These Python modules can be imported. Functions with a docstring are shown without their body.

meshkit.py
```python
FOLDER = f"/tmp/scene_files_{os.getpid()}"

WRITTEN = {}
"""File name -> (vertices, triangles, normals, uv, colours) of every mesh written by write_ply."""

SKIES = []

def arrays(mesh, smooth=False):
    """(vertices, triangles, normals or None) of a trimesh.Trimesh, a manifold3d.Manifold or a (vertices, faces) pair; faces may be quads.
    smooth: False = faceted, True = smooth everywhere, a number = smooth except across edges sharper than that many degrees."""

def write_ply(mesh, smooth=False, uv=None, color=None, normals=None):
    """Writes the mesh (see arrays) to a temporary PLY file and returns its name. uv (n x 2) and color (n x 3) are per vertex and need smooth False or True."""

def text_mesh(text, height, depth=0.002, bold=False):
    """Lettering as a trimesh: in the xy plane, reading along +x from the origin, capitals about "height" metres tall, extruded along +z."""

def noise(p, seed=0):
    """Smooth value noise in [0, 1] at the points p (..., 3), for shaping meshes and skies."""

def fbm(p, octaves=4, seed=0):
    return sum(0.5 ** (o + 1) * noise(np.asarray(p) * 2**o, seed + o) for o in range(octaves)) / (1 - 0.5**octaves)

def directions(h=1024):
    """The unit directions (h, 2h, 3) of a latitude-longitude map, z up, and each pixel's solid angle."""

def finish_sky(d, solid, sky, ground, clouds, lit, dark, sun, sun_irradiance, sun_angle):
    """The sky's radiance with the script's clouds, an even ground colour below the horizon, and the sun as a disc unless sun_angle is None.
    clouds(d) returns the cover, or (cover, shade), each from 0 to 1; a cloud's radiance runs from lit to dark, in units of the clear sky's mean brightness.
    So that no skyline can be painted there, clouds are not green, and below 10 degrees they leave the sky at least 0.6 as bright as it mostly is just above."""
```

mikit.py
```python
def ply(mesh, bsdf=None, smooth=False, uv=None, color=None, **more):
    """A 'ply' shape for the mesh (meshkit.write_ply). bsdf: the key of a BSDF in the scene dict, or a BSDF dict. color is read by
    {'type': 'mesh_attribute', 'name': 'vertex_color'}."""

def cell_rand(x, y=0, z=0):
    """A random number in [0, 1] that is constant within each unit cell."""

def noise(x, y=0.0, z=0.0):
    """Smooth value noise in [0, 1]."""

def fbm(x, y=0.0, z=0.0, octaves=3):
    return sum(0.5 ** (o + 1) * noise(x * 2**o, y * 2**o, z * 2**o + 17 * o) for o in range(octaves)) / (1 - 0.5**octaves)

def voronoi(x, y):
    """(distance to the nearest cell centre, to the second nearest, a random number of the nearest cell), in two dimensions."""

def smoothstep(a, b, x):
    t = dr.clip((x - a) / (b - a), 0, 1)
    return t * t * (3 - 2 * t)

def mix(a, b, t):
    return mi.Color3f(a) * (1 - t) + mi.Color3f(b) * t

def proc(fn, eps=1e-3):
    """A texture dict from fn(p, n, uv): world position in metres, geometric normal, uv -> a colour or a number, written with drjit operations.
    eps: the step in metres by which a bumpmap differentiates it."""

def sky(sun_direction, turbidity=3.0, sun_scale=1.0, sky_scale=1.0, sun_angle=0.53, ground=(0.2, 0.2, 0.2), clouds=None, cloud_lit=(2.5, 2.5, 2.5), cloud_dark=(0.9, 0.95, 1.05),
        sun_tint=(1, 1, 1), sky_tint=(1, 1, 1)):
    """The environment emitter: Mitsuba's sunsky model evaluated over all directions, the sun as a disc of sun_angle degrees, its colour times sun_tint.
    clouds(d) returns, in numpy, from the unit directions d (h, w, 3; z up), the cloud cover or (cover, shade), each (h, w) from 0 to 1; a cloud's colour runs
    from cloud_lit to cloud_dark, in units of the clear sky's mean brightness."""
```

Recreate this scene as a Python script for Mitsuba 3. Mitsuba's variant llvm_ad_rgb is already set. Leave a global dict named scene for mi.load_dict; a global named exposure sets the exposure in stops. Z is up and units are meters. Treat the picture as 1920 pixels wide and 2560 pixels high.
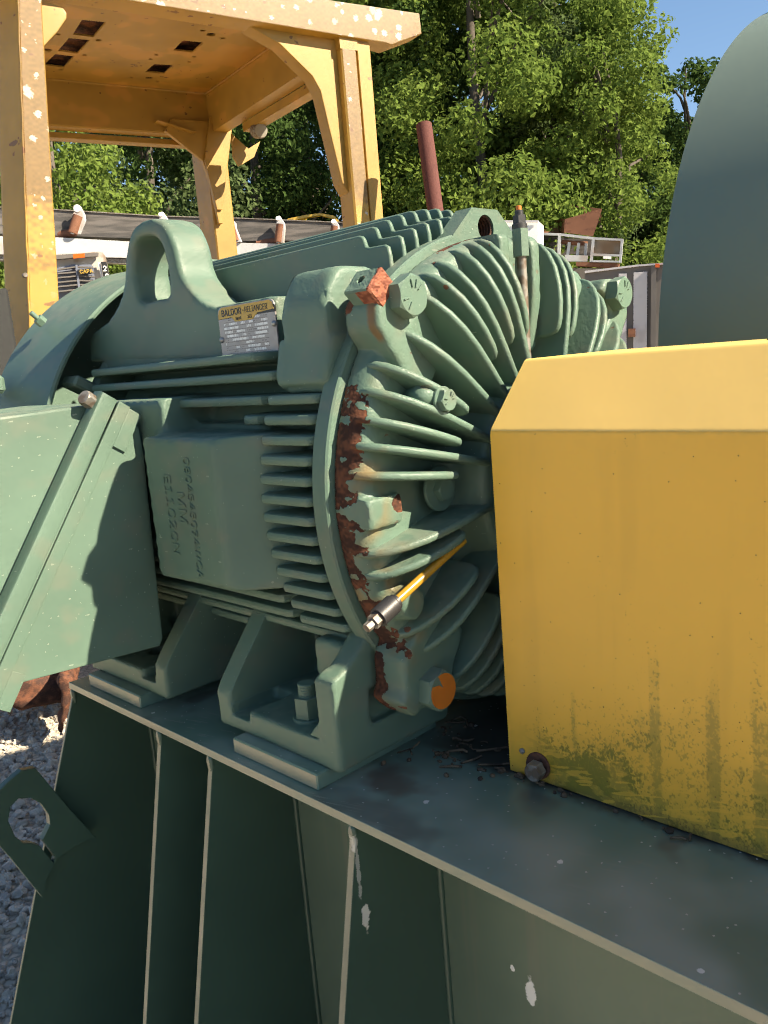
import math
import numpy as np, trimesh, drjit as dr, mitsuba as mi
import manifold3d as m3
import mikit, meshkit
from mikit import proc, noise, fbm, voronoi, cell_rand, smoothstep, mix

# ------------------------------------------------------------------ camera, sky, exposure
S = 0.29                      # the machine is modelled in units of its flange radius; S turns them into metres
T4 = mi.ScalarTransform4f
CAM = np.array([0.6526, -0.8448, 0.1509])
FWD = np.array([-0.70500, 0.68629, -0.17886]); UP = np.array([-0.06943, 0.18419, 0.98044])
scene = {
    'camera': {'type': 'perspective', 'fov': 48.826, 'fov_axis': 'x', 'near_clip': 0.02, 'far_clip': 400.0,
               'to_world': T4().look_at(origin=CAM.tolist(), target=(CAM + FWD).tolist(), up=UP.tolist())},
    'sky': mikit.sky((1.0, 0.38, 0.77), turbidity=3.0, ground=(0.30, 0.27, 0.22), sun_scale=1.28, sky_scale=.58, sun_tint=(.94, 1.0, 1.07), sky_tint=(.97, 1.0, 1.04)),
}
exposure = 3.1
labels = {}
PI = math.pi
GZ = -4.2                     # ground level (machine units)

# ------------------------------------------------------------------ mesh helpers
def tm(m):
    if hasattr(m, 'to_mesh'):
        q = m.to_mesh(); return trimesh.Trimesh(np.array(q.vert_properties[:, :3], float), np.array(q.tri_verts), process=False)
    return m
def cat(*ms):
    ms = [tm(m) for m in ms]
    return trimesh.util.concatenate(ms)
def put(key, mesh, bsdf, smooth=30, label=None, cat=None, group=None, kind=None, scale=S):
    k, n = key, 0
    while k in scene: n += 1; k = '%s_%03d' % (key, n)
    mesh = tm(mesh).copy(); mesh.apply_scale(scale)
    scene[k] = mikit.ply(mesh, bsdf, smooth=smooth)
    note(k, label, cat, group, kind)
    return k
def note(k, label=None, cat=None, group=None, kind=None):
    d = {a: b for a, b in (('label', label), ('category', cat), ('group', group), ('kind', kind)) if b}
    if d: labels[k] = d
def man(tmesh):
    return m3.Manifold(m3.Mesh(np.asarray(tmesh.vertices, np.float32), np.asarray(tmesh.faces, np.uint32)))
def mbox(x0, x1, y0, y1, z0, z1):
    return m3.Manifold.cube([x1 - x0, y1 - y0, z1 - z0]).translate([x0, y0, z0])
def hull(P): return m3.Manifold.hull_points(np.asarray(P, np.float32))
def cbox(x0, x1, y0, y1, z0, z1, b=.01):
    P = []
    for x, sx in ((x0, 1), (x1, -1)):
        for y, sy in ((y0, 1), (y1, -1)):
            for z, sz in ((z0, 1), (z1, -1)):
                P += [(x + sx * b, y + sy * b, z), (x + sx * b, y, z + sz * b), (x, y + sy * b, z + sz * b)]
    return hull(P)
def area2(p): p = np.asarray(p); return np.sum(p[:, 0] * np.roll(p[:, 1], -1) - p[:, 1] * np.roll(p[:, 0], -1))
def inset(p, e):
    a = p - np.roll(p, 1, 0); b = np.roll(p, -1, 0) - p
    a /= np.linalg.norm(a, axis=1, keepdims=True) + 1e-12; b /= np.linalg.norm(b, axis=1, keepdims=True) + 1e-12
    n1 = np.c_[-a[:, 1], a[:, 0]]; n2 = np.c_[-b[:, 1], b[:, 0]]
    return p + e * (n1 + n2) / np.maximum(1 + np.sum(n1 * n2, 1), .35)[:, None]
AX = {'x': lambda a, b, t: (t, a, b), 'y': lambda a, b, t: (a, t, b), 'z': lambda a, b, t: (a, b, t)}
def plate(poly, t0, t1, axis='z', e=.008, holes=(), seg=2):
    """polygon (with holes) extruded along an axis, its rims rounded by e"""
    rings = [np.asarray(poly, float)] + [np.asarray(h, float) for h in holes]
    rings = [r if (area2(r) > 0) == (i == 0) else r[::-1] for i, r in enumerate(rings)]
    t0, t1 = min(t0, t1), max(t0, t1)
    e = min(e, (t1 - t0) * .5)
    an = np.linspace(0, PI / 2, seg + 1)
    prof = [(e * (1 - math.sin(a)), t0 + e * (1 - math.cos(a))) for a in an] + [(e * (1 - math.sin(a)), t1 - e * (1 - math.cos(a))) for a in an[::-1]]
    if e <= 0: prof = [(0, t0), (0, t1)]
    V, F, n = [], [], sum(len(r) for r in rings)
    for off, t in prof:
        for r in rings:
            q = inset(r, off) if off else r
            V.append(np.c_[q, np.full(len(q), t)])
    V = np.vstack(V); s0 = 0
    for r in rings:
        k = np.arange(len(r)); k2 = (k + 1) % len(r)
        for L in range(len(prof) - 1):
            a, b = L * n + s0, (L + 1) * n + s0
            F += [np.c_[a + k, a + k2, b + k2], np.c_[a + k, b + k2, b + k]]
        s0 += len(r)
    flat = [np.asarray(inset(r, prof[0][0]) if prof[0][0] else r, np.float64) for r in rings]
    tri = np.asarray(m3.triangulate(flat))
    F += [tri[:, ::-1], tri + (len(prof) - 1) * n]
    F = np.vstack(F)
    P = np.stack(AX[axis](V[:, 0], V[:, 1], V[:, 2]), 1)
    if axis == 'y': F = F[:, ::-1]
    m = trimesh.Trimesh(P, F, process=False)
    return m
def prism(poly, t0, t1, axis='z', holes=()):
    return man(plate(poly, t0, t1, axis, e=0, holes=holes))
def slab(pts, vec, e=0):
    """a planar 3-D polygon given depth along vec"""
    P = np.asarray(pts, float); vec = np.asarray(vec, float)
    n = np.zeros(3)
    for a, b in zip(P, np.roll(P, -1, 0)): n += np.cross(a - P[0], b - P[0])
    n /= np.linalg.norm(n)
    if n @ vec < 0: P = P[::-1]; n = -n
    x = P[1] - P[0]; x /= np.linalg.norm(x); y = np.cross(n, x)
    q = np.c_[(P - P[0]) @ x, (P - P[0]) @ y]
    k = len(P); tri = np.asarray(m3.triangulate([q]))
    V = np.vstack([P, P + vec]); i = np.arange(k); j = (i + 1) % k
    F = np.vstack([tri[:, ::-1], tri + k, np.c_[i, j, j + k], np.c_[i, j + k, i + k]])
    return trimesh.Trimesh(V, F, process=False)
def lathe(prof, n=96):
    """closed profile [(x, r)] turned about the X axis"""
    p = np.asarray(prof, float); k = len(p); a = np.arange(n) * 2 * PI / n
    V = np.stack([np.repeat(p[None, :, 0], n, 0), p[None, :, 1] * np.cos(a)[:, None], p[None, :, 1] * np.sin(a)[:, None]], -1).reshape(-1, 3)
    F = []
    for i in range(k):
        j = (i + 1) % k
        A = np.arange(n) * k + i; B = np.arange(n) * k + j; A2 = np.roll(A, -1); B2 = np.roll(B, -1)
        if p[i, 1] > 1e-9: F.append(np.c_[A, A2, B2 if p[j, 1] > 1e-9 else B])
        if p[j, 1] > 1e-9: F.append(np.c_[A, B2, B])
    m = trimesh.Trimesh(V, np.vstack(F), process=False); m.merge_vertices()
    if m.volume < 0: m.invert()
    return m
def tube(pts, rad, n=10):
    p = np.asarray(pts, float); rad = np.broadcast_to(rad, len(p)).astype(float)
    t = np.gradient(p, axis=0); t /= np.linalg.norm(t, axis=1, keepdims=True)
    ref = np.array([0, 0, 1.]) if abs(t[0, 2]) < .9 else np.array([1., 0, 0])
    V = []
    for i in range(len(p)):
        a = np.cross(t[i], ref); a /= np.linalg.norm(a); b = np.cross(t[i], a)
        w = np.arange(n) * 2 * PI / n
        V.append(p[i] + rad[i] * (np.cos(w)[:, None] * a + np.sin(w)[:, None] * b))
    V = np.vstack(V + [p[:1], p[-1:]]); F = []; k = np.arange(n); k2 = (k + 1) % n
    for i in range(len(p) - 1):
        A = i * n; B = A + n; F += [np.c_[A + k, A + k2, B + k2], np.c_[A + k, B + k2, B + k]]
    e0, e1 = len(p) * n, len(p) * n + 1; L = (len(p) - 1) * n
    F += [np.c_[k2, k, np.full(n, e0)], np.c_[L + k, L + k2, np.full(n, e1)]]
    m = trimesh.Trimesh(V, np.vstack(F), process=False)
    if m.volume < 0: m.invert()
    return m
def frame_to(mesh, o, zdir, roll=0):
    """places a mesh built along +z with its origin at o and its z along zdir"""
    z = np.asarray(zdir, float); z /= np.linalg.norm(z)
    x = np.cross([0, 0, 1.], z) if abs(z[2]) < .95 else np.cross([0, 1., 0], z)
    x /= np.linalg.norm(x); y = np.cross(z, x)
    M = np.eye(4); M[:3, 0], M[:3, 1], M[:3, 2], M[:3, 3] = x, y, z, o
    m = tm(mesh).copy(); m.apply_transform(trimesh.transformations.rotation_matrix(roll, [0, 0, 1])); m.apply_transform(M); return m
def hexagon(r, n=6, ph=0): a = np.arange(n) * 2 * PI / n + ph; return np.c_[np.cos(a), np.sin(a)] * r
def hexhead(r, h):
    c = m3.Manifold.cylinder(h, r, r, 6)
    k = m3.Manifold.cylinder(h + r * .45, r * 1.35, r * .93 - r * .05, 48).translate([0, 0, -r * .4])
    k = m3.Manifold.cylinder(h * 1.0, r * 1.02, r * 1.02, 48) ^ m3.Manifold.hull_points(np.vstack([np.c_[hexagon(r * 1.05, 48), np.full(48, h * .80)], np.c_[hexagon(r * .86, 48), np.full(48, h)], np.c_[hexagon(r * 1.05, 48), np.full(48, 0)]]).astype(np.float32))
    return tm(c ^ k)
def disc(r, h, b=.2, n=32):
    b *= min(h, r)
    return tm(hull(np.vstack([np.c_[hexagon(r, n), np.full(n, 0)], np.c_[hexagon(r, n), np.full(n, h - b)], np.c_[hexagon(r - b, n), np.full(n, h)]])))
def cast(m, L=.025, it=3, rough=0.0, seed=0):
    t = tm(m.refine_to_length(L))
    _, first, inv = np.unique(np.round(t.vertices / 2e-5).astype(np.int64), axis=0, return_index=True, return_inverse=True)
    V = np.array(t.vertices)[first]; F = inv.reshape(-1)[t.faces]
    F = F[(F[:, 0] != F[:, 1]) & (F[:, 1] != F[:, 2]) & (F[:, 2] != F[:, 0])]
    e = np.vstack([F[:, [0, 1]], F[:, [1, 2]], F[:, [2, 0]]]); e = np.unique(np.vstack([e, e[:, ::-1]]), axis=0)
    deg = np.maximum(np.bincount(e[:, 0], minlength=len(V)), 1)[:, None]
    for _ in range(it):
        acc = np.zeros_like(V); np.add.at(acc, e[:, 0], V[e[:, 1]]); V = V + .5 * (acc / deg - V)
    return trimesh.Trimesh(V, F, process=False)
def rotx(m, deg):
    m = tm(m).copy(); m.apply_transform(trimesh.transformations.rotation_matrix(math.radians(deg), [1, 0, 0])); return m
def mirror_y(m):
    m = tm(m).copy(); m.vertices[:, 1] *= -1; m.invert(); return m
def arcpts(c, r, a0, a1, n): a = np.radians(np.linspace(a0, a1, n)); return np.c_[c[0] + r * np.cos(a), c[1] + r * np.sin(a)]

# ------------------------------------------------------------------ materials
def prin(col, rough=.5, metallic=0., spec=.5, bump=None, scale=.001, **kw):
    b = {'type': 'principled', 'base_color': col if isinstance(col, dict) else {'type': 'rgb', 'value': list(col)},
         'roughness': rough if not isinstance(rough, dict) else rough, 'metallic': metallic, 'specular': spec, **kw}
    if bump: b = {'type': 'bumpmap', 'arbitrary': proc(bump[0], eps=bump[1]), 'scale': bump[2], 'bsdf': b}
    return {'type': 'twosided', 'bsdf': b}
def v3(c): return mi.Color3f(*c)
def ridx(p): return p.x / S, p.y / S, p.z / S

GREEN = (.088, .142, .108); DGREEN = (.115, .180, .142)
RUST1 = (.034, .015, .010); RUST2 = (.125, .048, .024)
def rust_col(p, k=60.):
    n = fbm(p.x * k, p.y * k, p.z * k, 3); m = noise(p.x * 300, p.y * 300, p.z * 300)
    return mix(RUST1, RUST2, smoothstep(.35, .75, n * .75 + m * .25))
def dirt(p, k): return fbm(p.x * k, p.y * k, p.z * k, 3)
def green_fn(p, n, uv):
    g = v3(GREEN) * (.80 + .40 * dirt(p, 9.))
    g = mix(g, v3((.26, .29, .24)), smoothstep(.94, .955, noise(p.x * 230, p.y * 230, p.z * 230)) * .6)     # small paint chips and grit
    d = smoothstep(.50, .78, dirt(p, 28.)) * .34
    g = mix(g, v3((.15, .145, .11)), d)
    up = smoothstep(.6, .95, n.z) * smoothstep(.35, .65, dirt(p, 60.)) * .35
    return mix(g, v3((.20, .215, .165)), up)
def orange_peel(p, n, uv):
    return .6 * noise(p.x * 420, p.y * 420, p.z * 420) + .4 * noise(p.x * 150, p.y * 150, p.z * 150)
def cast_rough(p, n, uv):
    return .5 * noise(p.x * 600, p.y * 600, p.z * 600) + .5 * noise(p.x * 240, p.y * 240, p.z * 240)
scene['green_paint'] = prin(proc(green_fn), .46, spec=.36, bump=(orange_peel, 6e-4, .00018))
scene['green_cast'] = prin(proc(green_fn), .50, spec=.33, bump=(cast_rough, 5e-4, .00045))
def drum_fn(p, n, uv): return mi.Color3f(.140, .182, .150) * (.93 + .14 * dirt(p, 3.))
scene['smooth_green'] = prin(proc(drum_fn), .5, spec=.35)

def bell_mask(p):
    x, y, z = ridx(p)
    r = dr.sqrt(y * y + z * z); ang = dr.atan2(z, -y)
    w = fbm(p.x * 75, p.y * 75, p.z * 75, 4) - .5
    wa = noise(ang * 15.0, 3.0, 1.0)
    band = smoothstep(.905, .965, r + w * .16) * (1 - smoothstep(.03, .09, x + w * .30 - wa * .085)) * (1 - smoothstep(.985, 1.0, r + w * .05))
    sec = smoothstep(-.95, -.62, ang + w * .5) * (1 - smoothstep(.34, .52, ang + w * .4))
    hole = noise(ang * 6.2 + 3.0, x * 3, 2.0) * .85 + .12                    # some of the rim keeps its paint
    m = band * sec * smoothstep(.26, .36, hole + w * .5)
    rc = [0.13, -0.793, 0.007]
    m = dr.maximum(m, 1 - smoothstep(.7, 1.1, dr.sqrt(dr.square((y - rc[1]) / .045) + dr.square((z - rc[2]) / .034)) + w * .9) )
    top = smoothstep(.93, .975, r + w * .08) * (1 - smoothstep(.03, .08, x + w * .1)) * smoothstep(.62, .75, ang) * smoothstep(.42, .55, noise(ang * 9, 1.0, 4.0) + w)
    lo = smoothstep(.5, .62, (1 - smoothstep(.02, .10, x + w * .12)) * smoothstep(.52, .60, -z) * smoothstep(.78, .82, -y)); m = dr.maximum(m, lo)
    spots = smoothstep(.875, .89, noise(p.x * 110, p.y * 110, p.z * 110) * .6 + fbm(p.x * 60, p.y * 60, p.z * 60) * .55) * smoothstep(.75, .9, r) * .9
    return dr.clip(smoothstep(.36, .44, m) + smoothstep(.4, .5, top) + spots, 0, 1)
def bell_fn(p, n, uv):
    g = green_fn(p, n, uv)
    m = bell_mask(p)
    w = fbm(p.x * 25, p.y * 25, p.z * 25, 3)
    x, y, z = ridx(p); r = dr.sqrt(y * y + z * z); ang = dr.atan2(z, -y)
    stain = smoothstep(.46, .68, w) * smoothstep(.8, .93, r) * smoothstep(-1.1, -.2, ang) * (1 - smoothstep(.1, .7, ang)) * .75
    g = mix(g, v3((.19, .125, .050)), stain)
    sk = (1 - smoothstep(.008, .028, dr.abs(x - .142 + (w - .5) * .05))) * smoothstep(.80, .82, -y) * smoothstep(.50, .54, z) * (1 - smoothstep(.70, .73, z))
    g = mix(g, v3((.15, .075, .025)), dr.clip(sk, 0, 1) * .8)
    return mix(g, rust_col(p), m)
def bell_bump(p, n, uv):
    return cast_rough(p, n, uv) - 1.2 * bell_mask(p) + .8 * bell_mask(p) * noise(p.x * 350, p.y * 350, p.z * 350)
def bell_rough(p, n, uv): return .48 + .45 * bell_mask(p)
scene['bell_paint'] = prin(proc(bell_fn), proc(bell_rough), spec=.33, bump=(bell_bump, 5e-4, .0006))
def block_fn(p, n, uv):
    x, y, z = ridx(p)
    w = fbm(p.x * 70, p.y * 70, p.z * 70, 3)
    m = smoothstep(.46, .52, smoothstep(.150, .166, x + (w - .5) * .02) * .9 + smoothstep(.35, .6, -n.z) * .8 * smoothstep(.08, .12, x) + (w - .5) * .4)
    return mix(green_fn(p, n, uv), mix((.14, .038, .018), (.25, .085, .045), smoothstep(.3, .7, noise(p.x * 260, p.y * 260, p.z * 260))), m)
scene['block_paint'] = prin(proc(block_fn), .8, bump=(cast_rough, 5e-4, .0022))

def base_fn(p, n, uv):
    x, y, z = ridx(p)
    g = v3(DGREEN) * (.85 + .3 * dirt(p, 7.))
    top = smoothstep(.8, .95, n.z)
    g = mix(g, v3((.235, .225, .165)), smoothstep(.85, .97, -n.y) * (.30 + .95 * dirt(p, 22.)))    # outer edges paler: warm bounce off the ground put into the colour
    dust = top * smoothstep(.30, .70, dirt(p, 11.)) * .75
    g = mix(g, v3((.265, .300, .262)), dust)
    g = mix(g, v3((.075, .05, .042)), top * smoothstep(.58, .76, dirt(p + mi.Vector3f(3, 1, 0), 16.)) * .5)
    rustp = top * (1 - smoothstep(.02, .13, dr.sqrt(dr.square(x - .06) * .35 + dr.square(y + .88)) + (dirt(p, 45.) - .5) * .16))
    g = mix(g, v3((.10, .055, .04)), rustp * .7)
    rim = top * smoothstep(-.62, -.54, y + (dirt(p, 50.) - .5) * .10) * smoothstep(-.2, .1, x)
    g = mix(g, v3((.035, .028, .024)), rim * .85)
    scr = smoothstep(.70, .78, fbm((x + y * .4) * 9, (y - x * .3) * 110, 2.0, 2)) * smoothstep(.5, .7, dirt(p, 6.))
    g = mix(g, v3((.26, .26, .23)), top * scr * .45)
    sp = voronoi(x * 7.0 + 3.1, y * 7.0)                       # bird droppings and chips on the plate
    chip = top * smoothstep(.93, .95, sp[2]) * (1 - smoothstep(.05, .07, sp[0] + (dirt(p, 120.) - .5) * .12))
    g = mix(g, v3((.62, .60, .56)), chip * .9)
    sp2 = voronoi(x * 30.0, y * 30.0 + 7.)
    g = mix(g, v3((.45, .43, .40)), top * smoothstep(.90, .92, sp2[2]) * (1 - smoothstep(.08, .12, sp2[0])) * .8)
    return g
def drop(x, z, x0, z0, sx, sz, w): return 1 - smoothstep(.75, 1.05, dr.sqrt(dr.square((x - x0) / sx) + dr.square((z - z0) / sz)) + w)
def web_fn(p, n, uv):
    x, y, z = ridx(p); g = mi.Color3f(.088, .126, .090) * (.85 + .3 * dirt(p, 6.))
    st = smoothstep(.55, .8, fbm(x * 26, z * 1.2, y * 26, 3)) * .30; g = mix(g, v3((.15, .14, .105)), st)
    w = (dirt(p, 130.) - .5) * 1.4
    d = drop(x, z, .47, -1.37, .020, .026, w); d = dr.maximum(d, drop(x + (z + 1.40) * .9, z, .47, -1.40, .008, .05, w * .5)); d = dr.maximum(d, drop(x, z, .535, -1.44, .012, .018, w))
    d = dr.maximum(d, drop(x, z, .555, -1.83, .022, .062, w)); d = dr.maximum(d, drop(x, z, .475, -1.76, .010, .016, w)); d = dr.maximum(d, drop(x, z, .45, -1.29, .028, .022, w))
    return mix(g, v3((.66, .65, .62)), d * .92)
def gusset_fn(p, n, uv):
    x, y, z = ridx(p); g = mi.Color3f(.040, .078, .058) * (.8 + .4 * dirt(p, 6.))  # same base paint, darker: the shade between gussets is in the colour
    g = mix(g, v3((.235, .225, .165)), smoothstep(.85, .97, -n.y) * (.30 + .95 * dirt(p, 22.)))    # flame-cut edges lightened, ground bounce light painted in
    w = (dirt(p, 130.) - .5) * 1.4
    d = drop(y, z, -1.12, -1.475, .020, .055, w) * smoothstep(.1, .13, x); d = dr.maximum(d, drop(y, z, -1.135, -1.26, .012, .12, w) * .55 * smoothstep(.1, .13, x))
    return mix(g, v3((.64, .62, .56)), d * .92)
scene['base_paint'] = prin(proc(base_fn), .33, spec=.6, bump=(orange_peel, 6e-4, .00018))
scene['web_paint'] = prin(proc(web_fn), .40, bump=(orange_peel, 6e-4, .00018))
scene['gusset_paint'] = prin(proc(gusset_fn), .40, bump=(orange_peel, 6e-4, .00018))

YEL = (.66, .372, .038)
def guard_fn(p, n, uv):
    x, y, z = ridx(p)
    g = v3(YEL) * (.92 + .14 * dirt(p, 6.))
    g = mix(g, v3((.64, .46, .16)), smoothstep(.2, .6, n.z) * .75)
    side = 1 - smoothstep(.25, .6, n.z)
    h = (z + 1.06) / 1.3
    speck = noise(p.x * 760, p.z * 560, p.y * 420); sp2 = noise(p.x * 330 + 9, p.z * 260, 2.0)
    cl = fbm(p.x * 14 + 4, p.z * 14, 1.0, 4)
    streak = fbm(x * 22, z * 1.3, 3.0, 3)
    fade = smoothstep(.0, .25, x - .42) 
    dens = (1 - smoothstep(.02, .52, h - (cl - .5) * .35)) * fade
    st = smoothstep(.50, .68, streak) * (1 - smoothstep(.25, .75, h)) * fade
    col1 = mix((.10, .085, .02), (.20, .17, .025), noise(p.x * 60, p.z * 60, 4.0))
    m1 = smoothstep(.60, .80, speck * .34 + sp2 * .30 + (dens * .36 + st * .22) * (.6 + .8 * cl) + .03)
    g = mix(g, col1, side * m1 * .5)
    g = mix(g, v3((.34, .24, .03)), side * dr.clip(dens * (.35 + .8 * cl) + st * .5 - .35, 0, 1) * .9)
    alg = smoothstep(.36, .58, (1 - smoothstep(.0, .36, h)) * .60 + (cl - .5) * 1.5 + (speck - .5) * .30 + (sp2 - .5) * .2) * fade * side
    alg = alg * (1 - .75 * smoothstep(.55, .62, fbm(p.x * 45, p.z * 120, 8.0, 3)))
    g = mix(g, v3((.150, .140, .014)), alg * .80)
    foot = (1 - smoothstep(.0, .05, h + (cl - .5) * .05)) * side
    g = mix(g, v3((.16, .105, .03)), foot * .65)
    vs = smoothstep(.50, .80, fbm(x * 13 + 7 + .3 * noise(z * 3, x * 3, 1.0), z * 1.1, 5.0, 4)) * side * .10
    g = mix(g, v3((.30, .18, .03)), vs)
    dots = voronoi(x * 15, z * 15); g = mix(g, v3((.08, .05, .02)), smoothstep(.80, .82, dots[2]) * (1 - smoothstep(.02, .045, dots[0])) * side * .8)
    sc = smoothstep(.66, .72, fbm((x + z * .3) * 12, (z - x * .25) * 70, 2.0, 2)) * (1 - smoothstep(.05, .22, h)) * side
    return mix(g, v3(YEL) * 1.02, sc * .6)
def sheet_wave(p, n, uv): return fbm(p.x * 7, p.y * 7, p.z * 7, 2) + .012 * noise(p.x * 300, p.y * 300, p.z * 300)
scene['guard_paint'] = prin(proc(guard_fn), .40, bump=(sheet_wave, 2e-3, .0035))

CY = (.35, .205, .034)
def canopy_fn(p, n, uv):
    k = noise(p.x * 5, p.y * 5, p.z * 5); f = dirt(p, 8.)
    g = v3(CY) * (.85 + .3 * f)
    sunface = smoothstep(.55, .85, n.x) + smoothstep(.6, .9, n.z)
    hgt = smoothstep(.55, 1.35, p.z)
    grime = sunface * smoothstep(.34, .60, dirt(p, 4.5) * .6 + noise(p.x * 60, p.y * 60, p.z * 60) * .2 + hgt * .40 - .06)
    g = mix(g, mix((.082, .048, .016), (.15, .088, .030), noise(p.x * 90, p.y * 90, p.z * 90)), grime * .85)
    u = p.y * .975 + p.x * .22
    a = voronoi(u * 19, p.z * 19); rr = .06 + .40 * dr.square(cell_rand(dr.floor(u * 7), dr.floor(p.z * 7), 3))
    li = smoothstep(.62, .64, a[2]) * (1 - smoothstep(rr * .8, rr, a[0] + (noise(p.x * 160, p.y * 160, p.z * 160) - .5) * .28)) * sunface * smoothstep(.4, 1.0, p.z)
    g = mix(g, mix((.46, .44, .37), (.25, .25, .21), noise(p.x * 220, p.y * 220, p.z * 220)), dr.clip(li, 0, 1) * .9)
    w = dirt(p, 22.)
    g = mix(g, v3((.10, .035, .02)), smoothstep(.74, .80, w) * .7)
    return g
scene['canopy_paint'] = prin(proc(canopy_fn), .5, bump=(cast_rough, 8e-4, .0010))
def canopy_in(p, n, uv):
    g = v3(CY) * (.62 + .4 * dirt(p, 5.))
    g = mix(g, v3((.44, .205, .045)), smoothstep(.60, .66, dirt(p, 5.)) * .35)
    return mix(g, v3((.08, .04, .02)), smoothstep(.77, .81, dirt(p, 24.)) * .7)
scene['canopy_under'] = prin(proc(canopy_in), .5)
def rust_fn(p, n, uv): return rust_col(p, 40.) * 1.25
scene['rust'] = prin(proc(rust_fn), .85, bump=(cast_rough, 6e-4, .0015))
def rustplate(p, n, uv):
    g = mix((.12, .048, .025), (.18, .078, .042), dirt(p, 5.)); return mix(g, v3((.085, .032, .018)), smoothstep(.55, .7, dirt(p, 14.)) * .6)
scene['rust_plate'] = prin(proc(rustplate), .8)
def pipe_fn(p, n, uv): return mix((.062, .017, .014), (.115, .036, .028), noise(p.x * 160, p.y * 160, p.z * 160) * .7 + .3 * dirt(p, 20.))
scene['rust_pipe'] = prin(proc(pipe_fn), .85, bump=(cast_rough, 6e-4, .0015))
scene['steel'] = prin((.34, .34, .33), .45, metallic=.7)
def wsteel(p, n, uv): return mix((.22, .21, .19), (.13, .10, .075), smoothstep(.4, .65, dirt(p, 90.)))
scene['old_steel'] = prin(proc(wsteel), .55, metallic=.5)
scene['black_rubber'] = prin((.022, .022, .024), .45)
scene['dark'] = prin((.012, .013, .013), .7)
scene['orange_paint'] = prin((.42, .125, .014), .5)
scene['amber_lens'] = prin((.55, .10, .012), .25)
scene['yellow_tube'] = prin((.32, .175, .018), .25, spec=.6)
scene['white_paint'] = prin((.72, .72, .70), .5)
def pale(p, n, uv): return mix((.36, .37, .385), (.25, .20, .165), smoothstep(.55, .75, dirt(p, 3.)) * .7)
scene['pale_steel'] = prin(proc(pale), .5)
def belt_fn(p, n, uv): return mix((.045, .043, .042), (.11, .10, .095), smoothstep(.3, .7, fbm(p.x * 3, p.y * 3, p.z * 22, 3)))
scene['belt'] = prin(proc(belt_fn), .8)
def trail_fn(p, n, uv): return mix((.135, .125, .118), (.095, .085, .078), dirt(p, 2.2))
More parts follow.
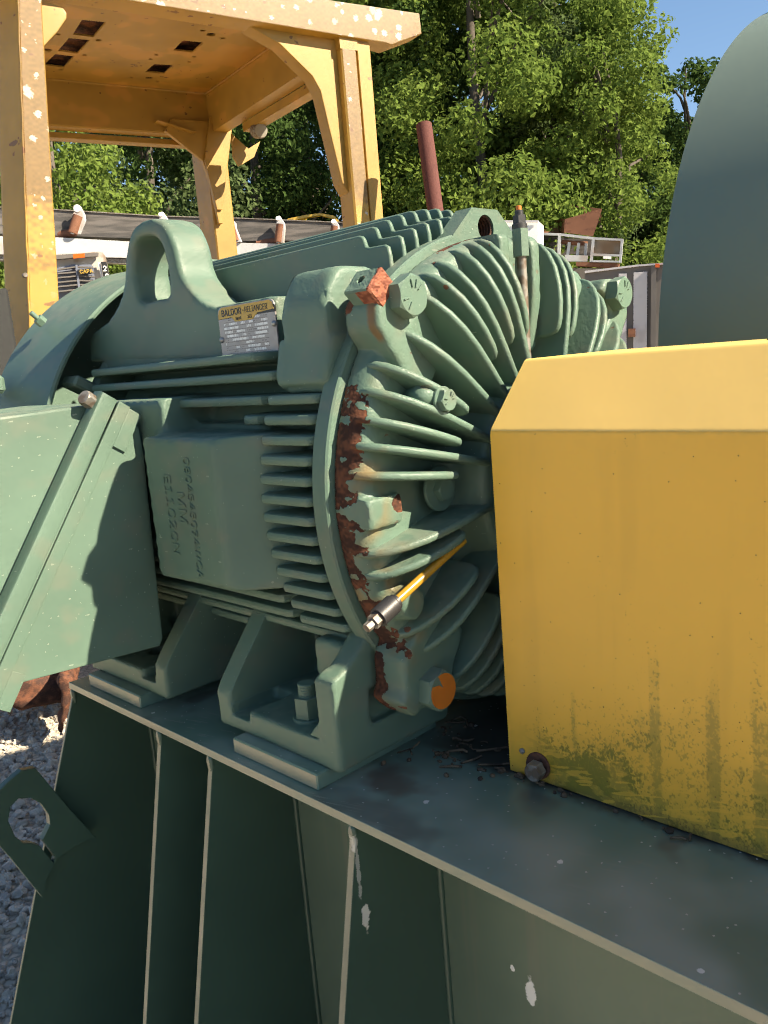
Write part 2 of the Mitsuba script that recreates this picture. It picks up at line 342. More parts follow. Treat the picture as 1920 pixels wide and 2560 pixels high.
scene['trailer_grey'] = prin(proc(trail_fn), .6)
def strip_fn(p, n, uv): return mix((.44, .43, .45), (.30, .285, .29), smoothstep(.5, .75, dirt(p, 3.5)) * .6)
scene['strip_white'] = prin(proc(strip_fn), .5)
def mossy(p, n, uv): return mix((.26, .26, .22), (.17, .105, .055), smoothstep(.4, .62, dirt(p, 1.8)))
scene['mossy_panel'] = prin(proc(mossy), .7)
def dirtywhite(p, n, uv): return mix((.38, .355, .32), (.21, .14, .09), smoothstep(.5, .72, dirt(p, 9.)) * .8)
scene['dirty_white'] = prin(proc(dirtywhite), .55)
scene['grille_blue'] = prin((.135, .15, .195), .45)
scene['plate_black'] = prin((.02, .02, .02), .4)
scene['plate_yellow'] = prin((.42, .27, .04), .4)
def nameplate_fn(p, n, uv):
    x, y, z = ridx(p); a = (x + .876) / .396; b = (z - .556) / .232        # 0..1 across and up the plate
    g = mix((.30, .285, .28), (.25, .225, .215), noise(a * 9, b * 9, 1.0))
    rows = b * 14.2; fr = rows - dr.floor(rows); ri = dr.floor(rows)
    inside = smoothstep(.09, .10, a) * (1 - smoothstep(.86, .87, a)) * (1 - smoothstep(.77, .775, b)) * smoothstep(.05, .06, b)
    line = (1 - smoothstep(.10, .16, fr)) * inside
    w = cell_rand(dr.floor(a * 14 + ri * .37), ri, 5.0)
    stroke = cell_rand(dr.floor(a * 85), ri, 2.0)
    lt = smoothstep(.48, .5, w) * smoothstep(.30, .36, fr) * (1 - smoothstep(.86, .92, fr)) * inside
    g = mix(g, v3((.62, .61, .60)), lt * (.45 + .5 * smoothstep(.35, .4, stroke)))
    dk = (1 - smoothstep(.16, .18, w)) * smoothstep(.42, .46, fr) * (1 - smoothstep(.72, .76, fr)) * inside * smoothstep(.4, .45, stroke)
    g = mix(g, v3((.12, .11, .11)), dk * .8)
    g = mix(g, v3((.10, .09, .09)), line * .75)
    black = smoothstep(.775, .780, b) * (1 - smoothstep(.885, .89, b - .04 * (a - .5)))
    g = mix(g, v3((.02, .02, .02)), black)
    return g
scene['nameplate'] = prin(proc(nameplate_fn), .32, metallic=.35)
def gravel_fn(p, n, uv):
    a = voronoi(p.x * 38, p.y * 38); f = fbm(p.x * 1.1, p.y * 1.1, 1.0, 3)
    g = mix((.40, .355, .285), (.60, .53, .42), a[2] * .8 + .2 * noise(p.x * 90, p.y * 90))
    g = g * (.72 + .28 * smoothstep(.05, .35, a[1] - a[0]))
    return g * (.82 + .36 * f)
def gravel_bump(p, n, uv):
    a = voronoi(p.x * 38, p.y * 38); return smoothstep(.0, .4, a[1] - a[0]) + .4 * fbm(p.x * 120, p.y * 120, 1.0, 2)
scene['gravel_mat'] = prin(proc(gravel_fn), .9, spec=.2, bump=(gravel_bump, 2e-3, .008))
def stone_fn(p, n, uv): return mix((.24, .22, .20), (.55, .50, .42), cell_rand(dr.floor(p.x * 22), dr.floor(p.y * 22), dr.floor(p.z * 22)) * .6 + .4 * dirt(p, 40.))
scene['stone_mat'] = prin(proc(stone_fn), .9, spec=.2)
def twig_fn(p, n, uv): return mix((.03, .02, .013), (.13, .09, .055), cell_rand(dr.floor(p.x * 90), dr.floor(p.y * 90), 1.0))
scene['twig_mat'] = prin(proc(twig_fn), .85)
def bark_fn(p, n, uv): return mix((.045, .038, .030), (.13, .11, .09), fbm(p.x * 14, p.y * 14, p.z * 3, 3))
scene['bark'] = prin(proc(bark_fn), .9)
def leafmat(c1, c2, k):
    def fn(p, n, uv):
        q = cell_rand(dr.floor(p.x * 7 + k), dr.floor(p.y * 7), dr.floor(p.z * 7))
        return mix(c1, c2, .55 * q + .45 * fbm(p.x * .8 + k, p.y * .8, p.z * .8, 2))
    return {'type': 'twosided', 'bsdf': {'type': 'principled', 'base_color': proc(fn), 'roughness': .45, 'specular': .45}} if False else \
        {'type': 'principledthin', 'base_color': proc(fn), 'roughness': .45, 'diff_trans': .75, 'spec_trans': 0.0, 'eta': 1.4}
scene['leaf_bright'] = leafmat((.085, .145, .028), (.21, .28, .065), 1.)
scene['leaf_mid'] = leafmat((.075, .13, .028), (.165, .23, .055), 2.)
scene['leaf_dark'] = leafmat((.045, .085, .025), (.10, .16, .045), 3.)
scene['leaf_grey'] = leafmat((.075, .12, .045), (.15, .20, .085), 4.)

# ------------------------------------------------------------------ ground
g0 = np.linspace(-1, 1, 121); gx, gy = np.meshgrid(np.sign(g0) * np.abs(g0) ** 2.2 * 160, np.sign(g0) * np.abs(g0) ** 2.2 * 160)
gh = .05 * (meshkit.fbm(np.c_[gx.ravel() * .6, gy.ravel() * .6, gx.ravel() * 0]) - .5)
gi = np.arange(120)[:, None] * 121 + np.arange(120)[None, :]
GV = np.c_[gx.ravel(), gy.ravel(), GZ * S + gh - .02]
GF = np.vstack([np.c_[gi.ravel(), gi.ravel() + 1, gi.ravel() + 122], np.c_[gi.ravel(), gi.ravel() + 122, gi.ravel() + 121]])
put('ground', trimesh.Trimesh(GV, GF, process=False), 'gravel_mat', True, kind='structure', label='pale crushed gravel yard', scale=1)
rng = np.random.default_rng(5)
ico = trimesh.creation.icosphere(subdivisions=1)
def scatter(n, box, smin, smax, z, r, power=2.5):
    out = []
    for i in range(n):
        m = ico.vertices * (1 + .28 * r.standard_normal((len(ico.vertices), 1)).clip(-1, 1)) * r.uniform(.55, 1.25, 3)
        a = r.uniform(0, 6.28); c, s = math.cos(a), math.sin(a)
        k = smin + (smax - smin) * r.random() ** power
        q = m @ np.array([[c, -s, 0], [s, c, 0], [0, 0, 1]]) * k
        out.append(q + [r.uniform(*box[0]), r.uniform(*box[1]), z + k * .35])
    V = np.vstack(out); F = np.vstack([ico.faces + i * len(ico.vertices) for i in range(n)])
    return trimesh.Trimesh(V, F, process=False)
put('gravel_stones', scatter(9000, ((-3.4, -.9), (-.65, .75)), .004, .020, GZ * S - .02, rng), 'stone_mat', False, kind='stuff', label='loose crushed stones lying on the gravel yard', cat='gravel', scale=1)

# ------------------------------------------------------------------ the steel base
BT = -1.06
note('machine_base', 'dark green welded steel base with ribbed side under the motor', 'machine base')
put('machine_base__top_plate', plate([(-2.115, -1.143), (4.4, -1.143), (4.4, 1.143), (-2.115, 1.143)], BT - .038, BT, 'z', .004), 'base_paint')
ZB = GZ + .12
put('machine_base__side_web', cbox(-2.10, 4.4, -.715, -.690, ZB, BT - .0405, .002), 'web_paint')
put('machine_base__side_web', cbox(-2.10, 4.4, .690, .715, ZB, BT - .0405, .002), 'web_paint')
put('machine_base__bottom_rail', cbox(-2.3, 4.5, -1.9, 1.9, GZ - .12, ZB - .002, .01), 'web_paint')
for x, sl, th in ((-2.10, .366, .022), (-1.192, .207, .034), (-.768, .207, .034), (.138, .205, .034), (2.3, .205, .034), (3.3, .205, .034)):
    z0 = BT - .0405; yb = -1.122 - sl * (z0 - ZB)
    for sgn in (1, -1):
        pl = plate([(-.717 * sgn, z0), (-1.122 * sgn, z0), (yb * sgn, ZB), (-.717 * sgn, ZB)], x - th, x, 'x', .004)
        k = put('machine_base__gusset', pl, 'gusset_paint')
        if sgn == 1:
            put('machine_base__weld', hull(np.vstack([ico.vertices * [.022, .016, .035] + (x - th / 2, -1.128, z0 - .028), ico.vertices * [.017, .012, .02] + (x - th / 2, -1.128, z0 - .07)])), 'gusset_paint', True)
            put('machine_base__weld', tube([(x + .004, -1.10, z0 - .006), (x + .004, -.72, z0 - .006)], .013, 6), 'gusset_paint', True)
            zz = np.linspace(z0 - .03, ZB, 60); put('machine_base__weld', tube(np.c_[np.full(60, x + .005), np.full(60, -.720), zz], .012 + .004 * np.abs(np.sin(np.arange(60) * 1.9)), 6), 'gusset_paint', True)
put('machine_base__end_plate', cbox(-2.102, -2.08, -.688, .688, ZB, BT - .0405, .002), 'web_paint')
# lifting eye plate welded to the end gusset
LX = -2.06
eyeh = np.array([[-1.596, -1.629], [-1.573, -1.561], [-1.529, -1.537], [-1.47, -1.559], [-1.422, -1.615], [-1.395, -1.689], [-1.397, -1.746], [-1.427, -1.785], [-1.448, -1.809], [-1.397, -1.937], [-1.411, -1.961], [-1.467, -1.832], [-1.504, -1.798], [-1.543, -1.779], [-1.576, -1.728]])
eyep = np.array([[-1.656, -1.479], [-1.569, -1.43], [-1.492, -1.397], [-1.422, -1.413], [-1.292, -1.69], [-1.167, -1.933], [-1.283, -1.924], [-1.388, -1.949], [-1.459, -2.03], [-1.495, -2.119], [-1.613, -1.834], [-1.73, -1.576]])
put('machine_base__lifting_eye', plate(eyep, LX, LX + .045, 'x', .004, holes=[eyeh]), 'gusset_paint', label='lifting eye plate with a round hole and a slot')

# steel packers under the motor feet
FP = [(-.64, -.095), (-1.96, -1.42)]
for x0, x1 in FP:
    for s in (1, -1):
        y0, y1 = sorted((-1.097 * s, -.42 * s))
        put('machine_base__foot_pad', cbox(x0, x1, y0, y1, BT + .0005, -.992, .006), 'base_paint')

# ------------------------------------------------------------------ the motor
note('electric_motor', 'large green cast iron electric motor with cooling fins', 'electric motor')
M = 'electric_motor__'
core = man(lathe([(-1.93, 0), (-1.93, .82), (-.05, .82), (-.05, 0)], 128))
flange = man(lathe([(-.085, 0), (-.085, 1.0), (0, 1.0), (0, 0)], 160))
earfr = []
for sy in (-1, 1):
    for sz in (1, -1):
        poly = [(-.885, .415), (-.872, .60), (-.87, .74), (-.80, .86), (-.62, .86), (-.45, .6), (-.6, .41)] if sz > 0 else [(-.88, -.55), (-.88, -.72), (-.80, -.80), (-.6, -.8), (-.45, -.6)]
        poly = np.array(poly) * [(-1 if sy > 0 else 1), 1]
        earfr.append(prism(poly, -.315, -.06, 'x'))
panelm = []
for s in (1, -1):
    y0, y1 = sorted((-.752 * s, -.40 * s)); panelm.append(mbox(-2.0, -.50, y0, y1, .54, .80))
sidepad = []
for s_ in (1, -1):
    pp = np.array([(-.868, .62), (-.905, .45), (-.80, .40), (-.6, .62)]) * [s_, 1]
    sidepad += [prism(pp, -.36, -.05, 'x'), mbox(-1.9, -.5, *sorted((-.83 * s_, -.5 * s_)), -.36, .30)]
boss = prism([(-1.08, -.60), (-1.08, -1.095), (-.535, -1.095), (-.36, -.93), (-.30, -.84), (-.30, -.60)], -.345, .27, 'z')
neck = mbox(-1.62, -1.03, -1.005, -.70, .10, .425)
earT = prism([[-0.296, 0.935], [-0.062, 1.084], [0.054, 1.087], [0.191, 0.97], [0.077, 0.803], [-0.188, 0.802]], -.085, 0, 'x') - tm and None if False else prism([(-.30, .90), (-.085, 1.088), (.085, 1.088), (.30, .90), (.2, .8), (-.2, .8)], -.085, 0, 'x')
eyehole = m3.Manifold.cylinder(.4, .052, .052, 40).rotate([0, 90, 0]).translate([-.2, 0, 1.012])
fr = core + m3.Manifold.batch_boolean(earfr + panelm + sidepad, m3.OpType.Add) + boss + neck
put(M + 'frame', cast(fr, .032, 2), 'green_cast', 50)
flr = man(lathe([(-.085, 0), (-.085, .990), (-.078, .997), (-.007, 1.0), (0, .993), (0, 0)], 200)) + earT - eyehole
put(M + 'frame__flange', flr, 'green_cast', 32)
put(M + 'frame__lifting_hole_thread', cat(*[frame_to(trimesh.creation.torus(.050, .006, 32, 6), (x, 0, 1.012), (1, 0, 0)) for x in (-.075, -.06, -.045, -.03, -.015)], frame_to(disc(.052, .004), (-.086, 0, 1.012), (1, 0, 0))), 'rust', True, label='rusty threaded hole in the top ear')
# vertical fins on top
for i in range(14):
    y = -.5 + .077 * i; zt = 1.128 - .52 * y * y; zb = math.sqrt(max(.80 ** 2 - y * y, .05)) - .04
    r = .035
    P = [(-1.93, zb), (-.064, zb), (-.066, zt - .17), (-.070, zt - .10), (-.078, zt - .064), (-.095, zt - .054), (-.183, zt - .052), (-.196, zt - .046), (-.206, zt - .018), (-.216, zt - .005), (-.235, zt), (-1.85, zt - .005), (-1.90, zt - .02), (-1.93, zt - .07)]
    put(M + 'frame__top_fin', plate(P, y - .0125, y + .0125, 'y', .011, seg=3), 'green_paint', 40)
# horizontal fins on both sides
def side_fin(z, xl, yo, s=1, xr=-.06, notch=True, yi=-.80, t=.019):
    P = [(xl, yi), (xl + .012, yo + .075), (xl + .035, yo + .03), (xl + .075, yo + .006)]
    if notch: P += [(-.475, yo), (-.448, yo + .012), (-.432, yo + .055), (-.410, yo + .055), (-.39, yo + .0), (-.365, yo - .016)]
    P += [(xr - .06, yo - .012), (xr - .042, yo), (xr - .01, yo + .07), (xr, yi)]
    m = plate(P, z - t, z + t, 'z', .013, seg=2)
    return m if s > 0 else mirror_y(m)
for s in (1, -1):
    for i in range(13):
        z = .395 - .0735 * i
        yo = -math.sqrt(1.0 ** 2 - min(abs(z), .6) ** 2) + .004
        xl = -.60 if i < 8 else (-1.30, -1.45, -1.6, -1.75, -1.9)[i - 8]
        if i == 0: xl = -1.9
        put(M + 'frame__side_fin', side_fin(z, xl, yo, s, yi=-.74 if abs(z) < .3 else -.62), 'green_paint', 40)
    for z, xl, xr, yo in ((.565, -2.0, -.47, -.862), (.487, -2.0, -.35, -.872)):
        put(M + 'frame__side_fin', side_fin(z, xl, yo, s, xr, False, yi=-.56), 'green_paint', 40)
    put(M + 'frame__side_fin', side_fin(-.56, -1.9, -.80, s, -.06, False, yi=-.5), 'green_paint', 40)
    put(M + 'frame__side_fin', side_fin(-.63, -1.9, -.74, s, -.9, False, yi=-.45), 'green_paint', 40)
# cast lettering on the terminal boss, reading downwards
def lettering(txt, h, x, ztop, y, depth=.011):
    t = meshkit.text_mesh(txt, h, depth); v = t.vertices.copy(); t.vertices = np.c_[x + v[:, 1], y - v[:, 2], ztop - v[:, 0]]
    if t.volume < 0: t.invert()
    return t
put(M + 'frame__cast_number', lettering('0804545094WCA', .042, -.752, .195, -1.089), 'green_cast', False, label='raised cast number reading downwards')
put(M + 'frame__cast_number', lettering('MM', .058, -.835, .05, -1.089), 'green_cast', False)
put(M + 'frame__cast_number', lettering('E11020N', .056, -.925, .12, -1.089), 'green_cast', False)
# lifting lug
lugp = np.array([[-2.134, 0.627], [-2.091, 0.766], [-1.992, 0.791], [-1.874, 0.818], [-1.809, 0.85], [-1.748, 0.889], [-1.698, 0.936], [-1.657, 0.995], [-1.621, 1.093], [-1.584, 1.155], [-1.541, 1.2], [-1.496, 1.224], [-1.428, 1.24], [-1.334, 1.236], [-1.269, 1.215], [-1.227, 1.187], [-1.196, 1.146], [-1.167, 1.083], [-1.154, 0.993], [-1.134, 0.95], [-1.103, 0.913], [-1.047, 0.857], [-1.002, 0.831], [-0.953, 0.809], [-0.863, 0.785], [-0.8, 0.771], [-0.843, 0.557]])
lugh = np.array([[-1.506, 1.143], [-1.475, 1.161], [-1.425, 1.167], [-1.375, 1.163], [-1.321, 1.148], [-1.288, 1.122], [-1.27, 1.084], [-1.254, 1.021], [-1.253, 0.95], [-1.262, 0.887], [-1.282, 0.875], [-1.318, 0.875], [-1.495, 0.873], [-1.53, 0.886], [-1.54, 0.919], [-1.552, 1.005], [-1.54, 1.078]])
put(M + 'lifting_lug', cast(man(plate(lugp, -.755, -.555, 'y', 0, [lugh])), .022, 3), 'green_cast', 50, label='tall cast lifting eye beside the nameplate')
put(M + 'lifting_lug', mirror_y(cast(man(plate(lugp, -.755, -.555, 'y', 0, [lugh])), .03, 3)), 'green_cast', 50)
# nameplate
def rr(x0, x1, z0, z1, r, n=5):
    return np.vstack([arcpts((x1 - r, z0 + r), r, -90, 0, n), arcpts((x1 - r, z1 - r), r, 0, 90, n), arcpts((x0 + r, z1 - r), r, 90, 180, n), arcpts((x0 + r, z0 + r), r, 180, 270, n)])
NX0, NX1, NZ0, NZ1 = -.876, -.480, .556, .788
NY = -.757
put(M + 'nameplate', plate(rr(NX0, NX1, NZ0, NZ1, .03), NY - .008, NY, 'y', .002), 'nameplate', label='metal rating plate with a yellow heading')
hd = [(NX0 + .004, NZ1 - .062), (NX0 + .012, NZ1 - .022), (NX0 + .034, NZ1 - .003), (NX1 - .034, NZ1 - .003), (NX1 - .010, NZ1 - .022), (NX1 - .003, NZ1 - .036), (NX1 - .10, NZ1 - .036), (NX1 - .14, NZ1 - .062), (NX0 + .13, NZ1 - .062), (NX0 + .105, NZ1 - .040), (NX0 + .09, NZ1 - .040)]
hd = [(NX0 + .004, NZ1 - .050), (NX0 + .006, NZ1 - .03), (NX0 + .014, NZ1 - .014), (NX0 + .034, NZ1 - .003), (NX1 - .034, NZ1 - .003), (NX1 - .014, NZ1 - .012), (NX1 - .004, NZ1 - .040), (NX1 - .115, NZ1 - .045), (NX1 - .15, NZ1 - .068), (NX0 + .125, NZ1 - .068), (NX0 + .10, NZ1 - .048)]
put(M + 'nameplate__heading', plate(hd, NY - .0098, NY - .0083, 'y', 0), 'plate_yellow', False)
def flat_text(txt, h, x0, x1, z, y, bold=False):
    t = meshkit.text_mesh(txt, h, .0012, bold); v = t.vertices.copy(); k = (x1 - x0) / v[:, 0].max()
    t.vertices = np.c_[x0 + v[:, 0] * k, y - v[:, 2], z + v[:, 1]]; 
    return t
put(M + 'nameplate__heading_text', cat(flat_text('BALDOR', .026, NX0 + .030, NX0 + .175, NZ1 - .040, NY - .0100, True), flat_text('\u00b7', .026, NX0 + .183, NX0 + .190, NZ1 - .040, NY - .0100, True), flat_text('RELIANCER', .024, NX0 + .197, NX0 + .352, NZ1 - .038, NY - .0100), flat_text('SuperE', .013, NX0 + .130, NX0 + .170, NZ1 - .062, NY - .0100), flat_text('XEX', .015, NX0 + .215, NX0 + .245, NZ1 - .063, NY - .0100)), 'plate_black', False)
for x, z in ((NX0 + .012, .652), (NX1 - .012, .690)):
    put(M + 'nameplate__rivet', frame_to(trimesh.creation.icosphere(2, .013).slice_plane([0, 0, 0], [0, 0, 1]), (x, NY - .007, z), (0, -1, 0)), 'steel', True)
# fan cover at the far end
FC0, FC1 = -2.0, -2.66
put(M + 'fan_cover', lathe([(FC0, 1.135), (FC0 + .004, 1.148), (FC0 - .004, 1.16), (FC1, 1.188), (FC1 - .06, 1.16), (FC1 - .10, 1.05), (FC1 - .10, .02), (FC1 - .085, .02), (FC1 - .085, 1.04), (FC1 - .05, 1.14), (FC1 + .01, 1.165)], 160), 'green_paint', 40, label='round sheet metal fan cover')
put(M + 'fan_cover__bolt', cat(frame_to(hexhead(.03, .04), [[-2.4, -0.858, 0.858]][0], (0, -.72, .70)), frame_to(disc(.014, .085), [[-2.4, -0.858, 0.858]][0], (0, -.72, .70))), 'green_paint', 25)
put(M + 'fan_cover__bracket', cbox(-2.62, -2.42, -1.30, -1.10, .50, .60, .02), 'green_cast')
put(M + 'fan_end_bracket', cast(man(lathe([(-1.935, 0), (-1.935, .97), (-2.03, .97), (-2.10, .8), (-2.12, 0)], 96)), .05, 1), 'green_cast', 50)
for a in range(0, 360, 30):
    put(M + 'fan_end_bracket__rib', rotx(cbox(-2.11, -1.95, -1.08, -.9, -.03, .03, .012), a), 'green_cast')
# the end bell: dome, corner ears, bosses
dome = man(lathe([(0.0005, 0), (0.0005, .965), (.03, .968), (.08, .963), (.115, .945), (.132, .905), (.130, .82), (.11, .70), (.09, .58), (.09, .52), (.12, .46), (.255, .435), (.265, .40), (.265, 0)], 160))
earp = np.array([(-.842, .622), (-.840, .704), (-.748, .795), (-.638, .79), (-.604, .742), (-.655, .697), (-.678, .638), (-.655, .60), (-.52, .50), (-.60, .40), (-.72, .44), (-.80, .562)])
earlow = np.array([(-.82, -.54), (-.846, -.575), (-.849, -.69), (-.876, -.73), (-.805, -.81), (-.772, -.782), (-.71, -.80), (-.62, -.77), (-.57, -.66), (-.50, -.55), (-.62, -.42), (-.76, -.47)])
ears = []
for s in (1, -1):
    ears += [prism(earp * [s, 1], .0005, .17, 'x'), prism(earlow * [s, 1], .0005, .17, 'x')]
sqboss = mbox(.0005, .16, -.950, -.78, -.066, .042)
topblk = mbox(.0005, .19, -.165, -.098, .80, .955) + prism([(.0005, .50), (.0005, .958), (.17, .958), (.20, .93), (.20, .74), (.16, .50)], .028, .088, 'y')
drainb = m3.Manifold.cylinder(.14, .075, .06, 24).rotate([0, 90, 0]).translate([.06, -.80, -.36])
bell = dome + m3.Manifold.batch_boolean(ears, m3.OpType.Add) + sqboss + topblk + drainb
E = M + 'end_bell'
put(E, cast(bell, .022, 2), 'bell_paint', 50, label='domed drive end bracket with flaking rusty paint at its rim')
tb = .0145
LONG = [(.03, .84), (.03, .945), (.075, .962), (.115, .962), (.155, .945), (.195, .905), (.232, .845), (.258, .77), (.272, .68), (.276, .58), (.276, .425), (.255, .40), (.06, .40), (.05, .6), (.05, .8)]
SHORT = [(.03, .84), (.03, .945), (.075, .962), (.115, .962), (.155, .945), (.195, .905), (.232, .845), (.258, .77), (.270, .70), (.272, .63), (.266, .595), (.25, .572), (.22, .560), (.06, .55), (.05, .6), (.05, .8)]
def bell_fin(deg, prof, k=1.0, t=tb):
    p = np.array(prof); p[:, 1] *= k
    # slight wander: no two cast fins are quite alike
    m = plate(np.c_[p[:, 0], -p[:, 1]], -t, t, 'z', .012, seg=3)
    return rotx(m, -deg)
near = [(79.1, SHORT), (74.9, LONG), (69.4, SHORT), (62.7, LONG), (57.5, SHORT), (51.2, LONG), (40.5, LONG), (31.5, SHORT), (25.5, LONG), (19.4, SHORT), (13.8, LONG), (7.6, SHORT), (-9.5, LONG), (-14.8, SHORT), (-31, SHORT), (-37.5, LONG), (-51.5, SHORT), (-57.5, LONG), (-63.2, SHORT), (-69.0, LONG), (-75, SHORT), (-80.5, LONG)]
for d, pr in near:
    put(E + '__fin', bell_fin(d, pr), 'bell_paint', 40)
far = [(100.5, SHORT), (105.5, LONG), (110.0, SHORT), (124.5, LONG), (129.5, SHORT), (140.0, LONG), (147.0, SHORT), (153.0, LONG)] + [(180 - d, pr) for d, pr in near if d < 26]
for d, pr in far:
    put(E + '__fin', bell_fin(d, pr), 'bell_paint', 40)
# angle block with a hole, rust where the paint is gone
blk = cbox(.045, .172, -.052, .056, -.035, .058, .006)
bh = m3.Manifold.cylinder(.3, .017, .017, 24).translate([.10, .004, -.1])
bm = tm(blk - bh).copy()
M4 = np.eye(4); rad = np.array([0, -.7071, .7071]); tan = np.array([0, .7071, .7071])
M4[:3, 0], M4[:3, 1], M4[:3, 2], M4[:3, 3] = (1, 0, 0), tan, rad, (.0, -.80, .745)
bm.apply_transform(M4)
put(E + '__corner_block', bm, 'block_paint', 25, label='square corner block with a hole and a bare rusty end')
def bolt(key, o, ax, r, h, mat, washer=None, roll=0., marks=False, label=None):
    o = np.array(o, float); ax = np.array(ax, float)
    ms = [frame_to(hexhead(r, h), o, ax, roll)]
    if washer: ms.append(frame_to(disc(washer, .012), o - ax * .002, ax))
    k = put(key, cat(*ms), mat, 25, label)
    if marks:
        mk = [frame_to(cbox(.35 * r, .72 * r, -.03 * r, .03 * r, h - .002, h + .006, .001), o, ax, roll + q) for q in (.2, .75, 1.3, 2.9, 3.6)]
        put(k + '__head_mark', cat(*mk), mat, False)
    return k
for s in (1, -1):
    bolt(E + '__bolt', (.168, -.712 * s, .722), (1, 0, 0), .077, .058, 'green_paint', roll=.52 if s > 0 else .3, marks=True)
k = bolt(E + '__bolt', (.168, -.716, -.716), (1, 0, 0), .082, .062, 'green_paint', roll=.35, label='corner bolt with a worn orange paint mark')
pm = np.vstack([arcpts((0, 0), .068, 150, 470, 26), [(.0, .012)], [(-.022, .03)]])
put(k + '__paint_mark', frame_to(plate(pm, .0622, .0645, 'z', 0), (.168, -.716, -.716), (1, 0, 0)), 'orange_paint', False)
bolt(E + '__bolt', (.168, .716, -.716), (1, 0, 0), .082, .062, 'green_paint')
# lug with a small bolt on the 31 degree fin
lb = tm(hull(np.vstack([ico.vertices * [.05, .055, .05] + (.20, -.60, .355), ico.vertices * [.05, .05, .045] + (.20, -.68, .375), ico.vertices * [.05, .06, .06] + (.12, -.63, .36)])))
put(E + '__bolt_boss', cast(man(lb), .02, 1), 'bell_paint', 50)
bolt(E + '__bolt', (.25, -.632, .355), (1, 0, 0), .042, .036, 'green_paint', washer=.05, marks=True)
# bearing cap
cap = m3.Manifold.cylinder(.05, .40, .385, 96).rotate([0, 90, 0]).translate([.2655, 0, 0]) + m3.Manifold.cylinder(.12, .19, .17, 64).rotate([0, 90, 0]).translate([.30, 0, 0])
put(M + 'bearing_cap', cast(cap, .04, 1), 'green_cast', 50)
for a in range(0, 360, 60):
    c = math.cos(math.radians(a)), math.sin(math.radians(a))
    bolt(M + 'bearing_cap__bolt', (.315, -.33 * c[0], .33 * c[1]), (1, 0, 0), .035, .03, 'green_paint')
bolt(E + '__bolt', (.145, -.565, .02), (1, 0, 0), .045, .04, 'green_paint', washer=.085)
put(M + 'shaft', cat(m3.Manifold.cylinder(1.0, .095, .095, 48).rotate([0, 90, 0]).translate([.42, 0, 0]), m3.Manifold.cylinder(.5, .26, .26, 48).rotate([0, 90, 0]).translate([.75, 0, 0])), 'old_steel', 40)
# grease pipe at the top
G0 = np.array([.20, -.043, 0])
put(M + 'grease_pipe', tube([G0 + (0, 0, .40), G0 + (0, 0, .93)], .020, 16), 'old_steel', 60, label='thin upright grease pipe')
put(M + 'grease_pipe__coupling', frame_to(tm(m3.Manifold.cylinder(.105, .034, .034, 6)), G0 + (0, 0, .868), (0, 0, 1), .2), 'green_paint', 20)
put(M + 'grease_pipe__nipple', cat(frame_to(disc(.030, .022), G0 + (0, 0, .973), (0, 0, 1)), frame_to(hexhead(.027, .03), G0 + (0, 0, .995), (0, 0, 1)), frame_to(disc(.017, .02), G0 + (0, 0, 1.024), (0, 0, 1))), 'black_rubber', 30)
put(M + 'grease_pipe__cap', frame_to(disc(.011, .018), G0 + (0, 0, 1.043), (0, 0, 1)), 'orange_paint', 40)
# yellow grease relief tube at the lower side
D0 = np.array([0.225, -0.93, -0.319]); D1 = np.array([0.235, -0.551, -0.173])
dd = (D1 - D0) / np.linalg.norm(D1 - D0)
put(M + 'relief_tube', tube([D0 - dd * .02, D1], .0165, 16), 'yellow_tube', 60, label='yellow tube running up under the fins')
put(M + 'relief_tube__nut', cat(frame_to(disc(.036, .085, .15), D0 - dd * .085, dd), frame_to(disc(.029, .02), D0 - dd * .005, dd)), 'black_rubber', 40)
put(M + 'relief_tube__fitting', cat(frame_to(tm(m3.Manifold.cylinder(.03, .027, .027, 6)), D0 - dd * .114, dd), frame_to(tm(m3.Manifold.cylinder(.035, .017, .017, 6)), D0 - dd * .147, dd)), 'old_steel', 20)
# feet
def foot(sx=1):
    x0, x1 = -.815, -.02
    b = mbox(x0, x1, -1.04, -.42, -.991, -.885)
    wallR = prism([(-1.04, -.991), (-1.04, -.63), (-.965, -.605), (-.80, -.47), (-.5, -.42), (-.42, -.5), (-.42, -.991)], -.125, x1, 'x')
    wallL = prism([(-1.04, -.991), (-1.04, -.845), (-.99, -.78), (-.70, -.42), (-.42, -.42), (-.42, -.991)], x0, -.715, 'x')
    back = mbox(x0, x1, -.54, -.42, -.991, -.50)
    ch = prism([(-.20, -.885), (-.12, -.80), (-.12, -.885)], -1.04, -.6, 'y')
    f = b + wallR + wallL + back + ch
    f = f - mbox(-.712, -.59, -1.1, -.80, -.93, -.80)
    f = f - m3.Manifold.cylinder(.4, .055, .055, 24).translate([-.40, -.83, -1.1])
    f = f - (mbox(-.06, .1, -.86, -.62, -.86, -.72))
    f = f - mbox(-.70, -.58, -.6, -.35, -.80, -.62)
    f = f - prism([(-.05, -.885), (.05, -.75), (.05, -1.1), (-.05, -1.1)], -1.2, -1.05, 'y')
    return f
ft = cast(foot(), .02, 2)
put(M + 'foot', ft, 'green_cast', 50)
fr2 = ft.copy(); fr2.vertices[:, 0] = -2.06 - fr2.vertices[:, 0] ; fr2.invert()
put(M + 'foot', fr2, 'green_cast', 50)
put(M + 'foot', mirror_y(ft), 'green_cast', 50); put(M + 'foot', mirror_y(fr2), 'green_cast', 50)
NP = np.array([-0.318, -0.928, -0.885])
put(M + 'foot__nut', cat(frame_to(tm(m3.Manifold.cylinder(.085, .058, .058, 6)), NP + (0, 0, .014), (0, 0, 1), .3), frame_to(disc(.068, .016), NP + (0, 0, -.003), (0, 0, 1))), 'green_paint', 25)
